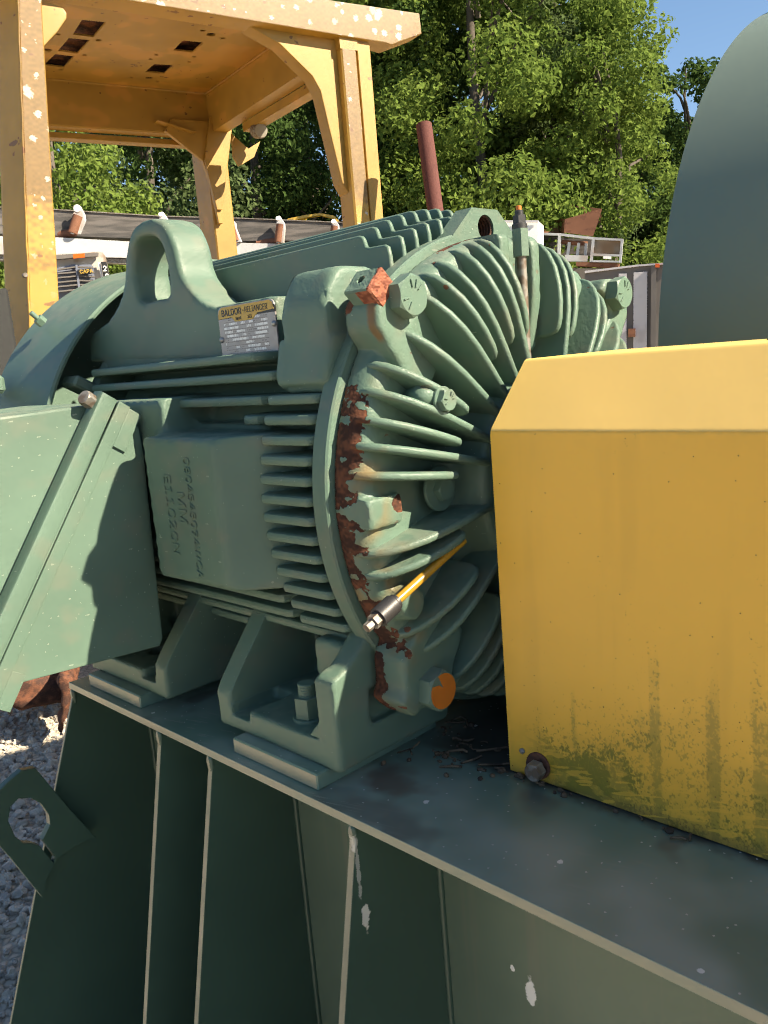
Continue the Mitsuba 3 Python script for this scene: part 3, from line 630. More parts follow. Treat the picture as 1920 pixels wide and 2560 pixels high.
put(M + 'foot__stud', cat(*[frame_to(disc(.036, .011, .35), NP + (0, 0, .098 + .011 * i), (0, 0, 1)) for i in range(5)]), 'green_paint', 30)
# conduit box with its diagonal seam
note(M + 'terminal_box', 'conduit box with a diagonal seam and a cover')
sd = np.array([-.56, -.83]); sd /= np.linalg.norm(sd); sn = np.array([sd[1], -sd[0]]); sn = np.array([-.83, .56]) / np.linalg.norm([.83, .56])
s0 = np.array([-1.116, .428]); s1 = s0 + sd * 1.36
XB = -1.20
boxp = [s0 + (.004, -.004), (-1.052, .385), (-1.024, .30), (-1.018, .17), (-1.046, -.672), (-1.066, -.706), s1 + (.004, .04)]
covp = [s0, s1, (-2.05, s1[1] + .004), (-2.05, .40), (-1.9, .405)]
put(M + 'terminal_box__body', plate(boxp, XB - 1.0, XB, 'x', .012), 'green_paint', 35)
put(M + 'terminal_box__cover', plate(covp, XB - 1.02, XB - .075, 'x', .012), 'green_paint', 35)
def strip(a, b, w0, w1, x0, x1, e=.008):
    a, b = np.asarray(a), np.asarray(b); return plate([a + sn * w0, b + sn * w0, b + sn * w1, a + sn * w1], x0, x1, 'x', e)
lip0 = s0 + sd * -.006; lip1 = s1
put(M + 'terminal_box__cover__lip', strip(lip0, lip1, .004, .085, XB - .074, XB + .022, .016), 'green_paint', 40)
put(M + 'terminal_box__body__lip', strip(lip0, lip1, -.062, -.003, XB + .0005, XB + .016, .006), 'green_paint', 40)
put(M + 'terminal_box__body__tab', strip(s0 + sd * .0, s0 + sd * .185, -.125, -.060, XB + .0005, XB + .014, .006), 'green_paint', 40)
put(M + 'terminal_box__body__tab', strip(s1 - sd * .16, s1, -.125, -.060, XB + .0005, XB + .014, .006), 'green_paint', 40)
put(M + 'terminal_box__cover__screw', frame_to(hexhead(.034, .05), np.r_[XB - .03, s0 + sd * .05 + sn * .088], np.r_[.3, sn]), 'old_steel', 25)

# ------------------------------------------------------------------ coupling guard
note('coupling_guard', 'yellow sheet metal coupling guard with green algae along its foot', 'guard')
xg = .391
sec = [(-.55, BT + .006), (-.55, .237), (-.318, .473), (.318, .473), (.55, .237), (.55, BT + .006)]
inn = [(-.535, BT - .1), (-.535, .23), (-.31, .458), (.31, .458), (.535, .23), (.535, BT - .1)]
sm = plate(sec, xg, 3.2, 'x', .004)
gm = man(plate(sec, xg, 3.2, 'x', 0)) - man(plate(inn, xg - .1, 3.185, 'x', 0))
# round the two folds slightly
def fold(c, r, a0, a1): return [tuple(q) for q in arcpts(c, r, a0, a1, 6)]
rr_ = .022
outer = [(-.55, BT + .006), (-.55, .225), (-.547, .236), (-.540, .246), (-.329, .462), (-.320, .469), (-.308, .473), (.308, .473), (.320, .469), (.329, .462), (.540, .246), (.547, .236), (.55, .225), (.55, BT + .006)]
gm = man(plate(outer, xg, 3.2, 'x', 0)) - man(plate(inn, xg - .1, 3.185, 'x', 0))
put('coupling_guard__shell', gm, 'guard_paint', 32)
put('coupling_guard__bolt', frame_to(hexhead(.036, .04), [0.538, -0.575, -0.995], (0, -1, 0)), 'old_steel', 25, label='dull hex bolt at the foot of the guard')
put('coupling_guard__washer', frame_to(disc(.050, .014), [0.525, -0.55, -0.995], (0, -1, .15)), 'rust', 40)
put('coupling_guard__screw', frame_to(disc(.011, .012, .5), [0.454, -0.55, -0.958], (0, -1, 0)), 'old_steel', 40)
put('coupling_guard__label_strip', cbox(1.15, 1.9, -.05, .25, .4745, .479, .002), 'dark')

# litter on the base plate
r2 = np.random.default_rng(11); tw = []
for i in range(34):
    a = r2.uniform(0, PI); L = r2.uniform(.02, .16) * (1 if i < 16 else .35)
    if i < 26: c = np.array([r2.uniform(-.05, .36), r2.uniform(-.68, -.30), BT + r2.uniform(.006, .03)])
    else: c = np.array([r2.uniform(.35, 1.2), -.565 - abs(r2.normal(0, .02)), BT + .008])
    d = np.array([math.cos(a), math.sin(a), r2.uniform(-.1, .15)]) * L
    tw.append(tube([c - d / 2, c + d * .1 + r2.normal(0, .006, 3), c + d / 2], r2.uniform(.002, .007), 5))
for i in range(44):
    k = r2.uniform(.004, .014)
    if i < 26: c = (r2.uniform(-.05, .38), r2.uniform(-.80, -.3), BT + k * .4)
    else: c = (.36 + r2.exponential(.18), -.563 - r2.exponential(.012), BT + k * .4)
    tw.append(trimesh.Trimesh(ico.vertices * r2.uniform(.5, 1.2, 3) * k + c, ico.faces, process=False))
put('leaf_litter', cat(*tw), 'twig_mat', True, kind='stuff', label='dry twigs and leaf crumbs lying on the base plate', cat='litter')

# ------------------------------------------------------------------ green drum housing behind the guard
note('fan_housing', 'big rounded green steel fan housing behind the yellow guard', 'fan housing')
DC = np.array([0, 4.02, .27]); DR = 2.385
dm = lathe([(-.10, 0), (-.10, DR - .004), (-.097, DR + .001), (5.0, DR), (5.0, 0)], 220); dm.apply_translation(DC)
put('fan_housing__shell', dm, 'smooth_green', 30)
put('fan_housing__pipe', frame_to(disc(.045, 1.2, .05), (1.05, 3.6, 2.55), (0, 0, 1)), 'green_paint', 40)
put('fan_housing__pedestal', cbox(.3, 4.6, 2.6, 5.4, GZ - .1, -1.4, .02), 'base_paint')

# ------------------------------------------------------------------ the bulldozer with its canopy
CU = np.array([.2201, .9755, 0.]); CV = np.array([-.9755, .2201, 0.]); CO = np.array([-10.525, 2.813, 0.])
def canopy(m):
    m = tm(m).copy(); v = m.vertices; m.vertices = CO + v[:, :1] * CU + v[:, 1:2] * CV + v[:, 2:3] * [0, 0, 1.]; return m
note('bulldozer', 'weathered yellow bulldozer with a lichen spotted open canopy on posts', 'bulldozer')
BD = 'bulldozer__'
rl = lambda z: .244 + .1137 * (z - 5.96)
rt = lambda z: .547 + .0885 * (z - 5.68)
def lpost():
    P = []
    for z in (-1.0, 6.12):
        P += [(rl(z) + .02, 0, z), (rt(z) - .02, 0, z), (rt(z), .03, z), (rt(z), .70, z), (rl(z) - .22, .70, z), (rl(z) - .21, .6, z), (rl(z), .03, z)]
    return hull(P)
put(BD + 'post', canopy(lpost()), 'canopy_paint', 25, label='nearest canopy post, peeling and spotted with lichen')
put(BD + 'post__weld_seam', canopy(tube([(rl(z) + .004 * math.sin(z * 9), .006, z) for z in np.linspace(0, 6.0, 60)], [.012 + .007 * abs(math.sin(i * 1.7)) for i in range(60)], 6)), 'canopy_paint', True)
put(BD + 'post__stud', canopy(frame_to(disc(.035, .08), (rl(2.0) - .03, .01, 2.15), (0, -1, 0))), 'old_steel', 40)
put(BD + 'post', canopy(cbox(5.555, 5.875, 0, .50, -1, 6.06, .03)), 'canopy_paint', 25, label='right canopy post, brown with grime on its sunny face')
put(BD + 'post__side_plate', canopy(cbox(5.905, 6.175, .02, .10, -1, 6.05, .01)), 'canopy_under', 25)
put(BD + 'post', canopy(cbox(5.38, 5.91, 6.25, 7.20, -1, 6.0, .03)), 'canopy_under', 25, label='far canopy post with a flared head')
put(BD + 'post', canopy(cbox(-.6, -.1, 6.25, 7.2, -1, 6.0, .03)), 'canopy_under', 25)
put(BD + 'near_beam', canopy(plate([(-2.2, 6.17), (1.87, 6.147), (6.47, 6.071), (6.596, 6.051), (7.283, 6.319), (7.262, 6.665), (5.218, 6.632), (-2.2, 6.58)], -.06, .40, 'y', .02)), 'canopy_paint', 25, label='front roof beam covered in grime and lichen')
put(BD + 'far_beam', canopy(cbox(-1.0, 5.95, 6.25, 6.62, 6.0, 7.0, .03)), 'canopy_under', 25)
put(BD + 'far_beam__lip', canopy(cbox(-1.0, 5.6, 6.63, 6.95, 5.86, 5.985, .01)), 'canopy_under', 25)
put(BD + 'right_beam', canopy(hull([(5.54, 0, 5.90), (5.9, 0, 5.90), (5.54, 6.24, 6.07), (5.9, 6.24, 6.07), (5.54, 0, 6.62), (5.9, 0, 6.62), (5.54, 6.24, 7.0), (5.9, 6.24, 7.0)])), 'canopy_under', 25)
put(BD + 'right_beam__lip', canopy(hull([(5.91, .6, 5.72), (6.2, .6, 5.72), (5.91, 5.2, 5.86), (6.2, 5.2, 5.86), (5.91, .6, 5.90), (6.2, .6, 5.90), (5.91, 5.2, 6.04), (6.2, 5.2, 6.04)])), 'canopy_under', 25)
holes = [[(1.84, 2.56), (2.25, 2.53), (2.24, 3.37), (1.86, 3.36)], [(1.84, 3.58), (2.22, 3.55), (2.19, 4.41), (1.81, 4.37)], [(1.80, 4.58), (2.17, 4.60), (2.14, 5.38), (1.74, 5.36)], [(3.82, 2.95), (4.228, 2.92), (4.236, 3.55), (3.84, 3.57)], [(3.766, 4.53), (4.15, 4.48), (4.166, 5.11), (3.748, 5.11)]]
rnd = [(1.62, 3.45, .05), (2.36, 3.50, .06), (2.33, 4.45, .05), (1.62, 4.40, .09), (2.12, 5.55, .05), (3.98, 2.30, .05), (4.48, 2.55, .05), (4.2, 2.45, .09), (3.62, 3.95, .045), (3.60, 4.25, .045), (4.36, 3.80, .045), (4.38, 4.15, .045), (3.60, 5.6, .04), (3.95, 5.50, .08), (4.2, 5.7, .04), (4.9, 1.2, .05)]
rp = plate([(-.9, .3), (5.6, .3), (5.6, 6.27), (-.9, 6.27)], 0, .03, 'z', 0, holes=holes + [list(map(tuple, arcpts((a, b), r, 0, 330, 12) * 1.0)) for a, b, r in rnd])
rp.vertices[:, 2] += 6.70 + (rp.vertices[:, 1] - .3) / 5.97 * .25
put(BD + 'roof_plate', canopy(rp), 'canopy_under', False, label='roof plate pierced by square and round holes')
ru = hull([(-.9, .3, 6.86), (5.6, .3, 6.86), (-.9, 6.27, 7.11), (5.6, 6.27, 7.11), (-.9, .3, 6.89), (5.6, .3, 6.89), (-.9, 6.27, 7.14), (5.6, 6.27, 7.14)])
put(BD + 'roof_skin', canopy(ru), 'rust', 25)
put(BD + 'roof_weld', canopy(tube([(5.53, .4, 6.69), (5.53, 6.23, 6.935), (-.8, 6.24, 6.935)], .03, 6)), 'canopy_under', True)
put(BD + 'post_gusset', canopy(plate([(.40, 6.13), (.90, 6.0), (.945, 5.93), (.93, 5.85), (.78, 5.66), (.50, 5.38)], .14, .26, 'y', .02)), 'canopy_under', 25)
put(BD + 'post_gusset', canopy(plate([(3.90, 6.12), (4.45, 5.90), (5.02, 5.45), (5.16, 5.22), (5.26, 4.66), (5.44, 3.7), (5.56, 3.5), (5.56, 6.1)], .16, .50, 'y', .02)), 'canopy_under', 25)
put(BD + 'post_gusset', canopy(plate([(4.40, 6.02), (5.22, 5.42), (5.36, 4.9), (5.45, 4.0), (5.55, 4.0), (5.60, 6.3), (4.6, 6.3)], 6.12, 6.246, 'y', .015)), 'canopy_under', 25)
put(BD + 'post_gusset', canopy(plate([(5.25, 5.40), (5.42, 4.3), (5.55, 4.3), (5.86, 5.5), (6.05, 6.25), (5.5, 6.4)], 6.05, 6.115, 'y', .015)), 'canopy_under', 25)
put(BD + 'brace', canopy(plate([(4.2, 6.2), (4.3, 6.2), (5.1, 6.02), (5.0, 6.0)], 6.0, 6.24, 'y', .01)), 'canopy_under', 25)
lo = np.array([6.05, 4.6, 5.78])
put(BD + 'work_light', cat(canopy(frame_to(disc(.17, .26, .3), lo + (0, .16, .0), (-.1, -1, -.25)))), 'old_steel', 40, label='round work light hung under the roof')
put(BD + 'work_light__lens', canopy(frame_to(disc(.145, .02), lo + (-.026, -.105, -.066), (-.1, -1, -.25))), 'mossy_panel', 40)
put(BD + 'work_light__bracket', canopy(plate([(5.62, 5.80), (6.0, 5.5), (6.32, 5.68), (6.12, 5.32), (5.72, 5.10), (5.60, 5.30)], 5.2, 5.26, 'y', .005)), 'canopy_under', 25)
put(BD + 'body', canopy(cat(cbox(-.7, 6.4, 1.0, 7.6, -2.4, -.35, .06), cbox(1.2, 4.8, -4.5, .95, -2.4, -.6, .1), cbox(-2.4, -.72, -.6, 7.0, -1.4, .55, .08))), 'canopy_under', 25)
put(BD + 'side_panel', canopy(cbox(-2.3, -.62, -.75, -.61, -.2, 1.9, .03)), 'dark', 25)
for u0 in (6.5,):
    put(BD + 'track', canopy(cat(*[rotx(m3.Manifold.cube([1.4, .25, .5], True), 0) if False else tm(m3.Manifold.cube([1.4, .5, .24], True)).apply_translation([u0 + .7, -4 + .62 * i, -1.75]) for i in range(18)], cbox(u0 + .1, u0 + 1.3, -4.2, 7.2, GZ + .1, -1.9, .2))), 'rust', 25)

# ------------------------------------------------------------------ rusty steel behind the base
note('rusty_shank', 'rusty worn steel shank and shoe lying on the gravel behind the base', 'scrap steel')
AW = np.array([-.85, .52, 0.])
def lump(pts, vec, L=.12, it=2, seed=0):
    m = cast(man(slab(pts, vec)), L, it); n = meshkit.fbm(m.vertices * 5 + seed); m.vertices += m.vertex_normals * (n[:, None] - .5) * .12; return m
put('rusty_shank__shoe', lump([[-9.27, 0.684, -3.679], [-9.213, 0.862, -3.655], [-9.173, 0.981, -3.827], [-9.144, 1.066, -3.834], [-9.065, 1.284, -3.83], [-8.973, 1.524, -3.848], [-8.935, 1.619, -3.496], [-9.059, 1.3, -3.357], [-9.251, 0.743, -3.269]], AW * 1.6), 'rust', True)
put('rusty_shank__post', lump([[-8.357, 1.206, -3.294], [-8.329, 1.279, -3.191], [-8.279, 1.403, -3.222], [-8.283, 1.393, -3.436], [-8.34, 1.249, -3.76], [-8.364, 1.188, -3.979], [-8.373, 1.164, -3.949], [-8.382, 1.142, -3.837], [-8.373, 1.165, -3.771], [-8.352, 1.22, -3.707], [-8.342, 1.245, -3.442]], AW * .8, .08), 'rust', True)

# ------------------------------------------------------------------ conveyor behind the bulldozer
note('conveyor', 'pale steel belt conveyor with rusty idlers crossing behind the bulldozer', 'conveyor')
AC = np.array([-.60, .80, 0.]) / S
cv = [[-33.61, 9.449, 7.689], [-32.117, 13.138, 7.483], [-30.003, 17.05, 7.055], [-28.206, 19.696, 6.81], [-25.603, 22.835, 6.371], [-23.707, 24.746, 6.052], [-23.739, 24.715, 5.494], [-25.648, 22.786, 5.649], [-28.266, 19.615, 5.901], [-30.063, 16.952, 6.145], [-31.354, 14.679, 6.355], [-32.178, 13.007, 6.481], [-33.66, 9.303, 6.716]]
put('conveyor__belt', slab(cv, AC * .9), 'belt', False)
put('conveyor__belt_edge', slab([[-33.543, 9.431, 7.705], [-32.053, 13.113, 7.501], [-29.942, 17.017, 7.075], [-28.148, 19.658, 6.831], [-25.55, 22.79, 6.393], [-23.657, 24.697, 6.074], [-23.659, 24.695, 6.042], [-25.553, 22.787, 6.352], [-28.151, 19.655, 6.791], [-29.944, 17.012, 7.035], [-32.055, 13.108, 7.462], [-33.544, 9.426, 7.676]], AC * .9), 'old_steel', False)
put('conveyor__frame_beam', slab([[-33.341, 9.17, 6.513], [-31.869, 12.854, 6.366], [-30.385, 15.732, 6.055], [-27.994, 19.403, 5.772], [-25.885, 22.01, 5.46], [-25.928, 21.96, 4.773], [-28.04, 19.34, 5.075], [-30.427, 15.658, 5.407], [-31.911, 12.762, 5.658], [-33.373, 9.073, 5.866]], AC * .25), 'pale_steel', False)
put('conveyor__frame_beam', slab([[-33.538, 9.123, 5.86], [-32.07, 12.829, 5.651], [-30.58, 15.738, 5.382], [-28.766, 18.62, 5.077], [-28.78, 18.6, 4.866], [-30.593, 15.716, 5.19], [-32.081, 12.805, 5.465], [-33.549, 9.092, 5.653]], AC * .2), 'old_steel', False)
put('conveyor__leg', slab([[-33.988, 9.407, 5.84], [-33.851, 9.805, 5.83], [-34.281, 8.51, -2.893], [-34.406, 8.103, -2.833]], AC * .2), 'pale_steel', False)
put('conveyor__leg', slab([[-27.65, 20.982, 5.221], [-27.381, 21.316, 5.191], [-27.839, 20.745, -4.575], [-28.113, 20.391, -4.53]], AC * .2), 'pale_steel', False)
for pt, big in (([[-31.127, 13.991, 7.405], [-31.246, 13.753, 7.136], [-31.069, 14.106, 7.125], [-31.195, 13.855, 6.424], [-31.33, 13.583, 6.434]], 1), ([[-29.557, 16.787, 7.06], [-29.627, 16.674, 6.892], [-29.477, 16.915, 6.848], [-29.582, 16.746, 6.033], [-29.699, 16.555, 6.044]], 0), ([[-28.081, 18.991, 6.769], [-28.131, 18.922, 6.597], [-27.923, 19.209, 6.513], [-27.832, 19.331, 5.794], [-28.008, 19.091, 5.812]], 0), ([[-26.793, 20.673, 6.639], [-26.867, 20.581, 6.469], [-26.682, 20.809, 6.385], [-26.752, 20.723, 5.646], [-26.941, 20.489, 5.666]], 0), ([[-25.289, 22.413, 6.347], [-25.366, 22.328, 6.209], [-25.186, 22.524, 6.157], [-25.28, 22.422, 5.384], [-25.463, 22.222, 5.405]], 0)):
    pt = np.array(pt); px = .0179                      # metres-per-pixel scale of this distance, in machine units
    k = put('conveyor__idler', slab([pt[1] + (0, 0, .04), pt[0] + (0, 0, .10), pt[2] + (0, 0, .04), pt[2] - (0, 0, .18), pt[3], pt[4]], AC * .06), 'pale_steel', False)
    put(k + '__roller', tube([pt[1] * .35 + pt[2] * .65 + (-.05, -.05, -.02), pt[3] * .5 + pt[4] * .5 + (-.05, -.05, 0.03)], .19 if big else .15, 14), 'rust_plate', 50)
    put(k + '__roller', tube([pt[4] + AC * .12 + (0, 0, .10), pt[4] + AC * .12 + np.array([-.6, -.5, .05]) * 1.2], .16, 14), 'rust_plate', 50)
    put(k + '__end_cap', frame_to(disc(.15 if big else .09, .06), pt[0] + (-.04, -.04, -.02), (.72, -.69, .1)), 'white_paint', 50)
note('yellow_boom', 'thin yellow arched boom standing out beyond the conveyor', 'boom')
put('yellow_boom__arm', slab([[-43.413, 33.846, 9.719], [-42.858, 34.525, 10.041], [-42.116, 35.402, 10.189], [-41.503, 36.1, 10.224], [-40.894, 36.772, 10.004], [-40.684, 37, 9.625], [-40.796, 36.879, 9.562], [-41.028, 36.626, 9.867], [-41.511, 36.091, 10.098], [-42.091, 35.43, 10.035], [-42.785, 34.613, 9.881], [-43.253, 34.044, 9.626]], AC * .15), 'plate_yellow', False)
put('yellow_boom__mast', slab([[-42.867, 35.585, 10.251], [-42.694, 35.787, 10.232], [-43.263, 35.117, 0.806], [-43.437, 34.907, 0.828]], AC * .15), 'plate_yellow', False)

# ------------------------------------------------------------------ dirty white truck at the left
note('truck', 'dirty white truck cab with a blue grey grille and an orange marker lamp', 'truck')
AT = np.array([-.88, .47, 0.]) / S
put('truck__body', slab([[-26.661, 9.286, 4.805], [-26.151, 10.429, 4.842], [-25.545, 11.651, 4.862], [-25.486, 11.762, 4.83], [-25.445, 11.838, 4.694], [-25.426, 11.875, 4.122], [-25.431, 11.864, 2.156], [-25.584, 11.574, -0.304], [-26.93, 8.627, 0.007]], AT * 1.8), 'dirty_white', False)
put('truck__visor', slab([[-26.409, 9.172, 4.717], [-25.903, 10.308, 4.775], [-25.302, 11.519, 4.797], [-25.309, 11.505, 4.681], [-25.912, 10.29, 4.634], [-26.417, 9.153, 4.578]], AT * .055), 'trailer_grey', False)
put('truck__marker_lamp', slab([[-25.489, 10.694, 4.739], [-25.323, 11.026, 4.769], [-25.323, 11.026, 4.633], [-25.491, 10.689, 4.61]], AT * .036), 'amber_lens', False)
put('truck__grille', slab([[-26.012, 10.32, 4.363], [-25.764, 10.837, 4.468], [-25.732, 10.902, 4.439], [-25.525, 11.314, 4.431], [-25.495, 11.372, 4.336], [-25.502, 11.359, 3.85], [-25.594, 11.178, 3.132], [-26.113, 10.101, 2.674]], AT * .03), 'grille_blue', False)
for q in ([[-25.784, 10.237, 4.307], [-25.529, 10.768, 4.371], [-25.291, 11.24, 4.321], [-25.288, 11.247, 4.282], [-25.532, 10.762, 4.326], [-25.787, 10.231, 4.262]], [[-25.792, 10.22, 4.179], [-25.523, 10.781, 4.202], [-25.278, 11.267, 4.163], [-25.28, 11.262, 4.124], [-25.526, 10.775, 4.157], [-25.795, 10.214, 4.134]], [[-25.8, 10.203, 4.044], [-25.52, 10.787, 4.072], [-25.275, 11.272, 4.019], [-25.277, 11.267, 3.98], [-25.522, 10.781, 4.027], [-25.803, 10.197, 3.999]], [[-25.809, 10.184, 3.896], [-25.517, 10.792, 3.928], [-25.272, 11.277, 3.875], [-25.275, 11.273, 3.836], [-25.52, 10.786, 3.883], [-25.812, 10.178, 3.851]], [[-25.818, 10.165, 3.755], [-25.514, 10.798, 3.791], [-25.274, 11.273, 3.744], [-25.277, 11.268, 3.705], [-25.517, 10.792, 3.746], [-25.82, 10.16, 3.71]], [[-25.827, 10.145, 3.6], [-25.512, 10.802, 3.641], [-25.283, 11.256, 3.6], [-25.286, 11.251, 3.561], [-25.515, 10.796, 3.595], [-25.83, 10.14, 3.555]]):
    put('truck__grille_slat', slab(q, AT * .045), 'trailer_grey', False)
put('truck__grille_bar', slab([[-25.522, 10.742, 4.409], [-25.495, 10.799, 4.406], [-25.497, 10.794, 3.456], [-25.53, 10.726, 3.46]], AT * .05), 'grille_blue', False)
put('truck__badge', slab([[-25.452, 10.768, 4.245], [-25.263, 11.145, 4.258], [-25.261, 11.148, 4.095], [-25.451, 10.769, 4.076]], AT * .02), 'plate_black', False)
def board_text(txt, o, rx, up, h):
    t = meshkit.text_mesh(txt, h, .01, True); v = t.vertices; rx, up = np.asarray(rx) / np.linalg.norm(rx), np.asarray(up) / np.linalg.norm(up)
    n = np.cross(rx, up); t.vertices = np.asarray(o) + v[:, :1] * rx + v[:, 1:2] * up + v[:, 2:3] * n; return t
bo, bx, bu = [[-25.37, 10.778, 4.105], [-25.215, 11.087, 4.121], [-25.371, 10.777, 4.234]]
put('truck__badge_text', board_text('CAPA', bo, np.array(bx) - bo, (0, 0, 1), .115), 'plate_yellow', False)
put('truck__number_strip', slab([[-25.389, 11.501, 4.482], [-25.353, 11.571, 4.492], [-25.343, 11.59, 3.977], [-25.375, 11.529, 3.954]], AT * .02), 'white_paint', False)
put('truck__number_board', slab([[-25.286, 11.55, 4.482], [-25.2, 11.711, 4.487], [-25.182, 11.747, 4.011], [-25.279, 11.563, 3.916]], AT * .02), 'plate_black', False)
no, nx_ = [[-25.214, 11.539, 4.171], [-25.147, 11.666, 4.173]]
put('truck__number', cat(board_text('2', no, np.array(nx_) - no, (0, 0, 1), .17), board_text('9', np.array(no) + (0.02, .03, -.26), np.array(nx_) - no, (0, 0, 1), .17)), 'white_paint', False)

# ------------------------------------------------------------------ screening plant, trailer, container, pipe
note('screening_plant', 'screening machine with a rusty feed hopper and a mossy side panel', 'screening machine')
AS = np.array([-.45, .89, 0.]) / S
SP = 'screening_plant__'
put(SP + 'hopper_plate', slab([[-29.551, 47.151, 9.291], [-27.782, 48.231, 8.823], [-27.889, 48.169, 7.882], [-29.564, 47.143, 7.729]], AS * .04), 'rust_plate', False)
put(SP + 'hopper_plate', slab([[-27.552, 43.518, 7.887], [-25.679, 44.668, 8.233], [-25.969, 44.496, 7.323], [-26.191, 44.364, 6.7], [-27.63, 43.468, 7.123]], AS * .03 + np.array([0, 0, .02])), 'rust_plate', False)
put(SP + 'hopper_plate', slab([*[[-27.552, 43.518, 7.887], [-27.631, 43.467, 7.076]], *[[-30.518, 46.524, 7.652], [-30.327, 46.649, 8.688]]], AS * .03), 'rust_plate', False)
put(SP + 'hopper_plate', slab([*[[-29.105, 42.902, 7.261], [-28.062, 43.599, 7.102]], *[[-28.98, 45.058, 7.913], [-29.273, 44.866, 7.879]]], AS * .03), 'rust_plate', False)
for q in ([[-28.831, 42.254, 7.262], [-27.624, 43.061, 7.059], [-25.935, 44.115, 6.604], [-24.494, 44.949, 6.322], [-24.497, 44.948, 6.207], [-25.939, 44.113, 6.465], [-27.629, 43.058, 6.919], [-28.837, 42.25, 7.122]], [[-27.746, 42.981, 7.004], [-27.606, 43.072, 6.986], [-27.693, 43.016, 5.727], [-27.833, 42.924, 5.745]], [[-26.057, 44.042, 6.551], [-25.917, 44.126, 6.532], [-26.081, 44.028, 5.174], [-26.221, 43.942, 5.191]], [[-24.616, 44.881, 6.269], [-24.496, 44.948, 6.253], [-24.631, 44.872, 4.948], [-24.752, 44.804, 4.963]], [[-26.124, 44.001, 5.695], [-24.638, 44.868, 5.437], [-24.642, 44.866, 5.322], [-26.129, 43.998, 5.555]]):
    put(SP + 'frame_rail', slab(q, AS * .10), 'pale_steel', False)
put(SP + 'side_panel', slab([[-26.008, 44.272, 6.458], [-24.702, 45.03, 6.24], [-24.764, 44.995, 5.435], [-26.093, 44.221, 5.696]], AS * .03), 'mossy_panel', False)
for q in ([[-27.449, 43.583, 6.534], [-27.309, 43.673, 6.516], [-27.439, 43.59, 5.705], [-27.579, 43.5, 5.722]], [[-26.989, 43.874, 6.428], [-26.848, 43.962, 6.41], [-26.956, 43.895, 5.597], [-27.097, 43.806, 5.615]], [[-26.607, 44.111, 6.355], [-26.486, 44.185, 6.34], [-26.554, 44.143, 5.5], [-26.695, 44.057, 5.517]]):
    k = put(SP + 'idler', slab(q, AS * .06), 'pale_steel', False)
    q = np.array(q); put(k + '__roller', tube([q[1] + AS * .1, q[1] + AS * .1 + (-.5, -.4, .1)], .13, 12), 'rust_plate', 50)
put(SP + 'chute', slab([[-29.518, 43.455, 7.251], [-26.772, 45.221, 6.607], [-26.844, 45.178, 5.658], [-29.565, 43.423, 6.094]], AS * .05), 'belt', False)
put(SP + 'side_plate', slab([[-27.45, 43.173, 5.768], [-26.29, 43.901, 5.576], [-26.341, 43.869, 5.23], [-27.464, 43.164, 5.392]], AS * .05), 'pale_steel', False)
put(SP + 'side_plate', slab([[-25.524, 44.359, 5.526], [-25.122, 44.593, 5.475], [-25.129, 44.589, 5.22], [-25.531, 44.355, 5.317]], AS * .04), 'white_paint', False)
put(SP + 'sill', slab([[-26.905, 43.52, 5.275], [-24.733, 44.815, 4.937], [-24.8, 44.777, 4.711], [-26.912, 43.516, 5.064]], AS * .3), 'rust_plate', False)
put(SP + 'sill', slab([[-26.008, 43.87, 5.278], [-24.644, 44.667, 5.062], [-24.647, 44.666, 4.969], [-26.012, 43.868, 5.162]], AS * .1), 'pale_steel', False)
put(SP + 'chassis', slab([[-31.932, 42.571, 5.611], [-25.823, 46.575, 4.773], [-25.882, 46.542, 2.627], [-32.026, 42.5, 3.564]], AS * 1.2), 'trailer_grey', False)
for q in ([[-31.975, 42.969, 3.807], [-31.708, 43.168, 3.776], [-32.016, 42.939, -3.191], [-32.289, 42.734, -3.166]], [[-26.364, 46.663, 2.922], [-26.109, 46.809, 2.894], [-26.284, 46.709, -3.413], [-26.543, 46.559, -3.393]]): put(SP + 'leg', slab(q, AS * .2), 'pale_steel', False)
note('trailer', 'grey box trailer with two white upright stripes on its end', 'trailer')
put('trailer__box', slab([[-22.145, 36.734, 4.013], [-21.801, 36.944, 4.031], [-19.892, 38.035, 4.067], [-18.062, 38.973, 3.986], [-18.153, 38.929, -1.451], [-22.313, 36.63, -1.096]], AS * 4.5), 'trailer_grey', False)
put('trailer__top_rail', slab([[-22.053, 36.589, 4.059], [-21.711, 36.797, 4.058], [-19.809, 37.884, 4.093], [-17.986, 38.818, 4.011], [-17.988, 38.818, 3.934], [-19.812, 37.883, 4.004], [-21.714, 36.795, 3.959], [-22.057, 36.586, 3.94]], AS * .05), 'strip_white', False)
put('trailer__stripe', slab([[-20.606, 37.443, 3.746], [-20.264, 37.635, 3.705], [-20.394, 37.562, -0.634], [-20.76, 37.356, -0.601]], AS * .04), 'strip_white', False)
put('trailer__stripe', slab([[-19.972, 37.796, 3.729], [-19.391, 38.108, 3.698], [-19.507, 38.046, -0.713], [-20.099, 37.726, -0.66]], AS * .04), 'strip_white', False)
put('trailer__corner_post', slab([[-19.134, 38.048, 3.957], [-18.93, 38.154, 3.951], [-19.039, 38.097, -1.25], [-19.282, 37.97, -1.23]], AS * .09), 'trailer_grey', False)
put('trailer__latch', slab([[-20.167, 37.413, 0.943], [-19.857, 37.584, 0.932], [-19.867, 37.578, 0.51], [-20.178, 37.407, 0.521]], AS * .07), 'rust_plate', False)
put('trailer__marker_lamp', slab([[-18.899, 38.014, 4.023], [-18.713, 38.11, 3.999], [-18.717, 38.108, 3.825], [-18.903, 38.012, 3.848]], AS * .06), 'amber_lens', False)
put('trailer__wheel', cat(*[frame_to(disc(1.7, 1.0, .2), [-21.509, 39.112, -3.694] + np.array(dd_), AS) for dd_ in ((0, 0, 0), (3.9, 1.5, 0))]), 'black_rubber', 40)
note('white_container', 'plain white container roof showing behind the motor', 'container')
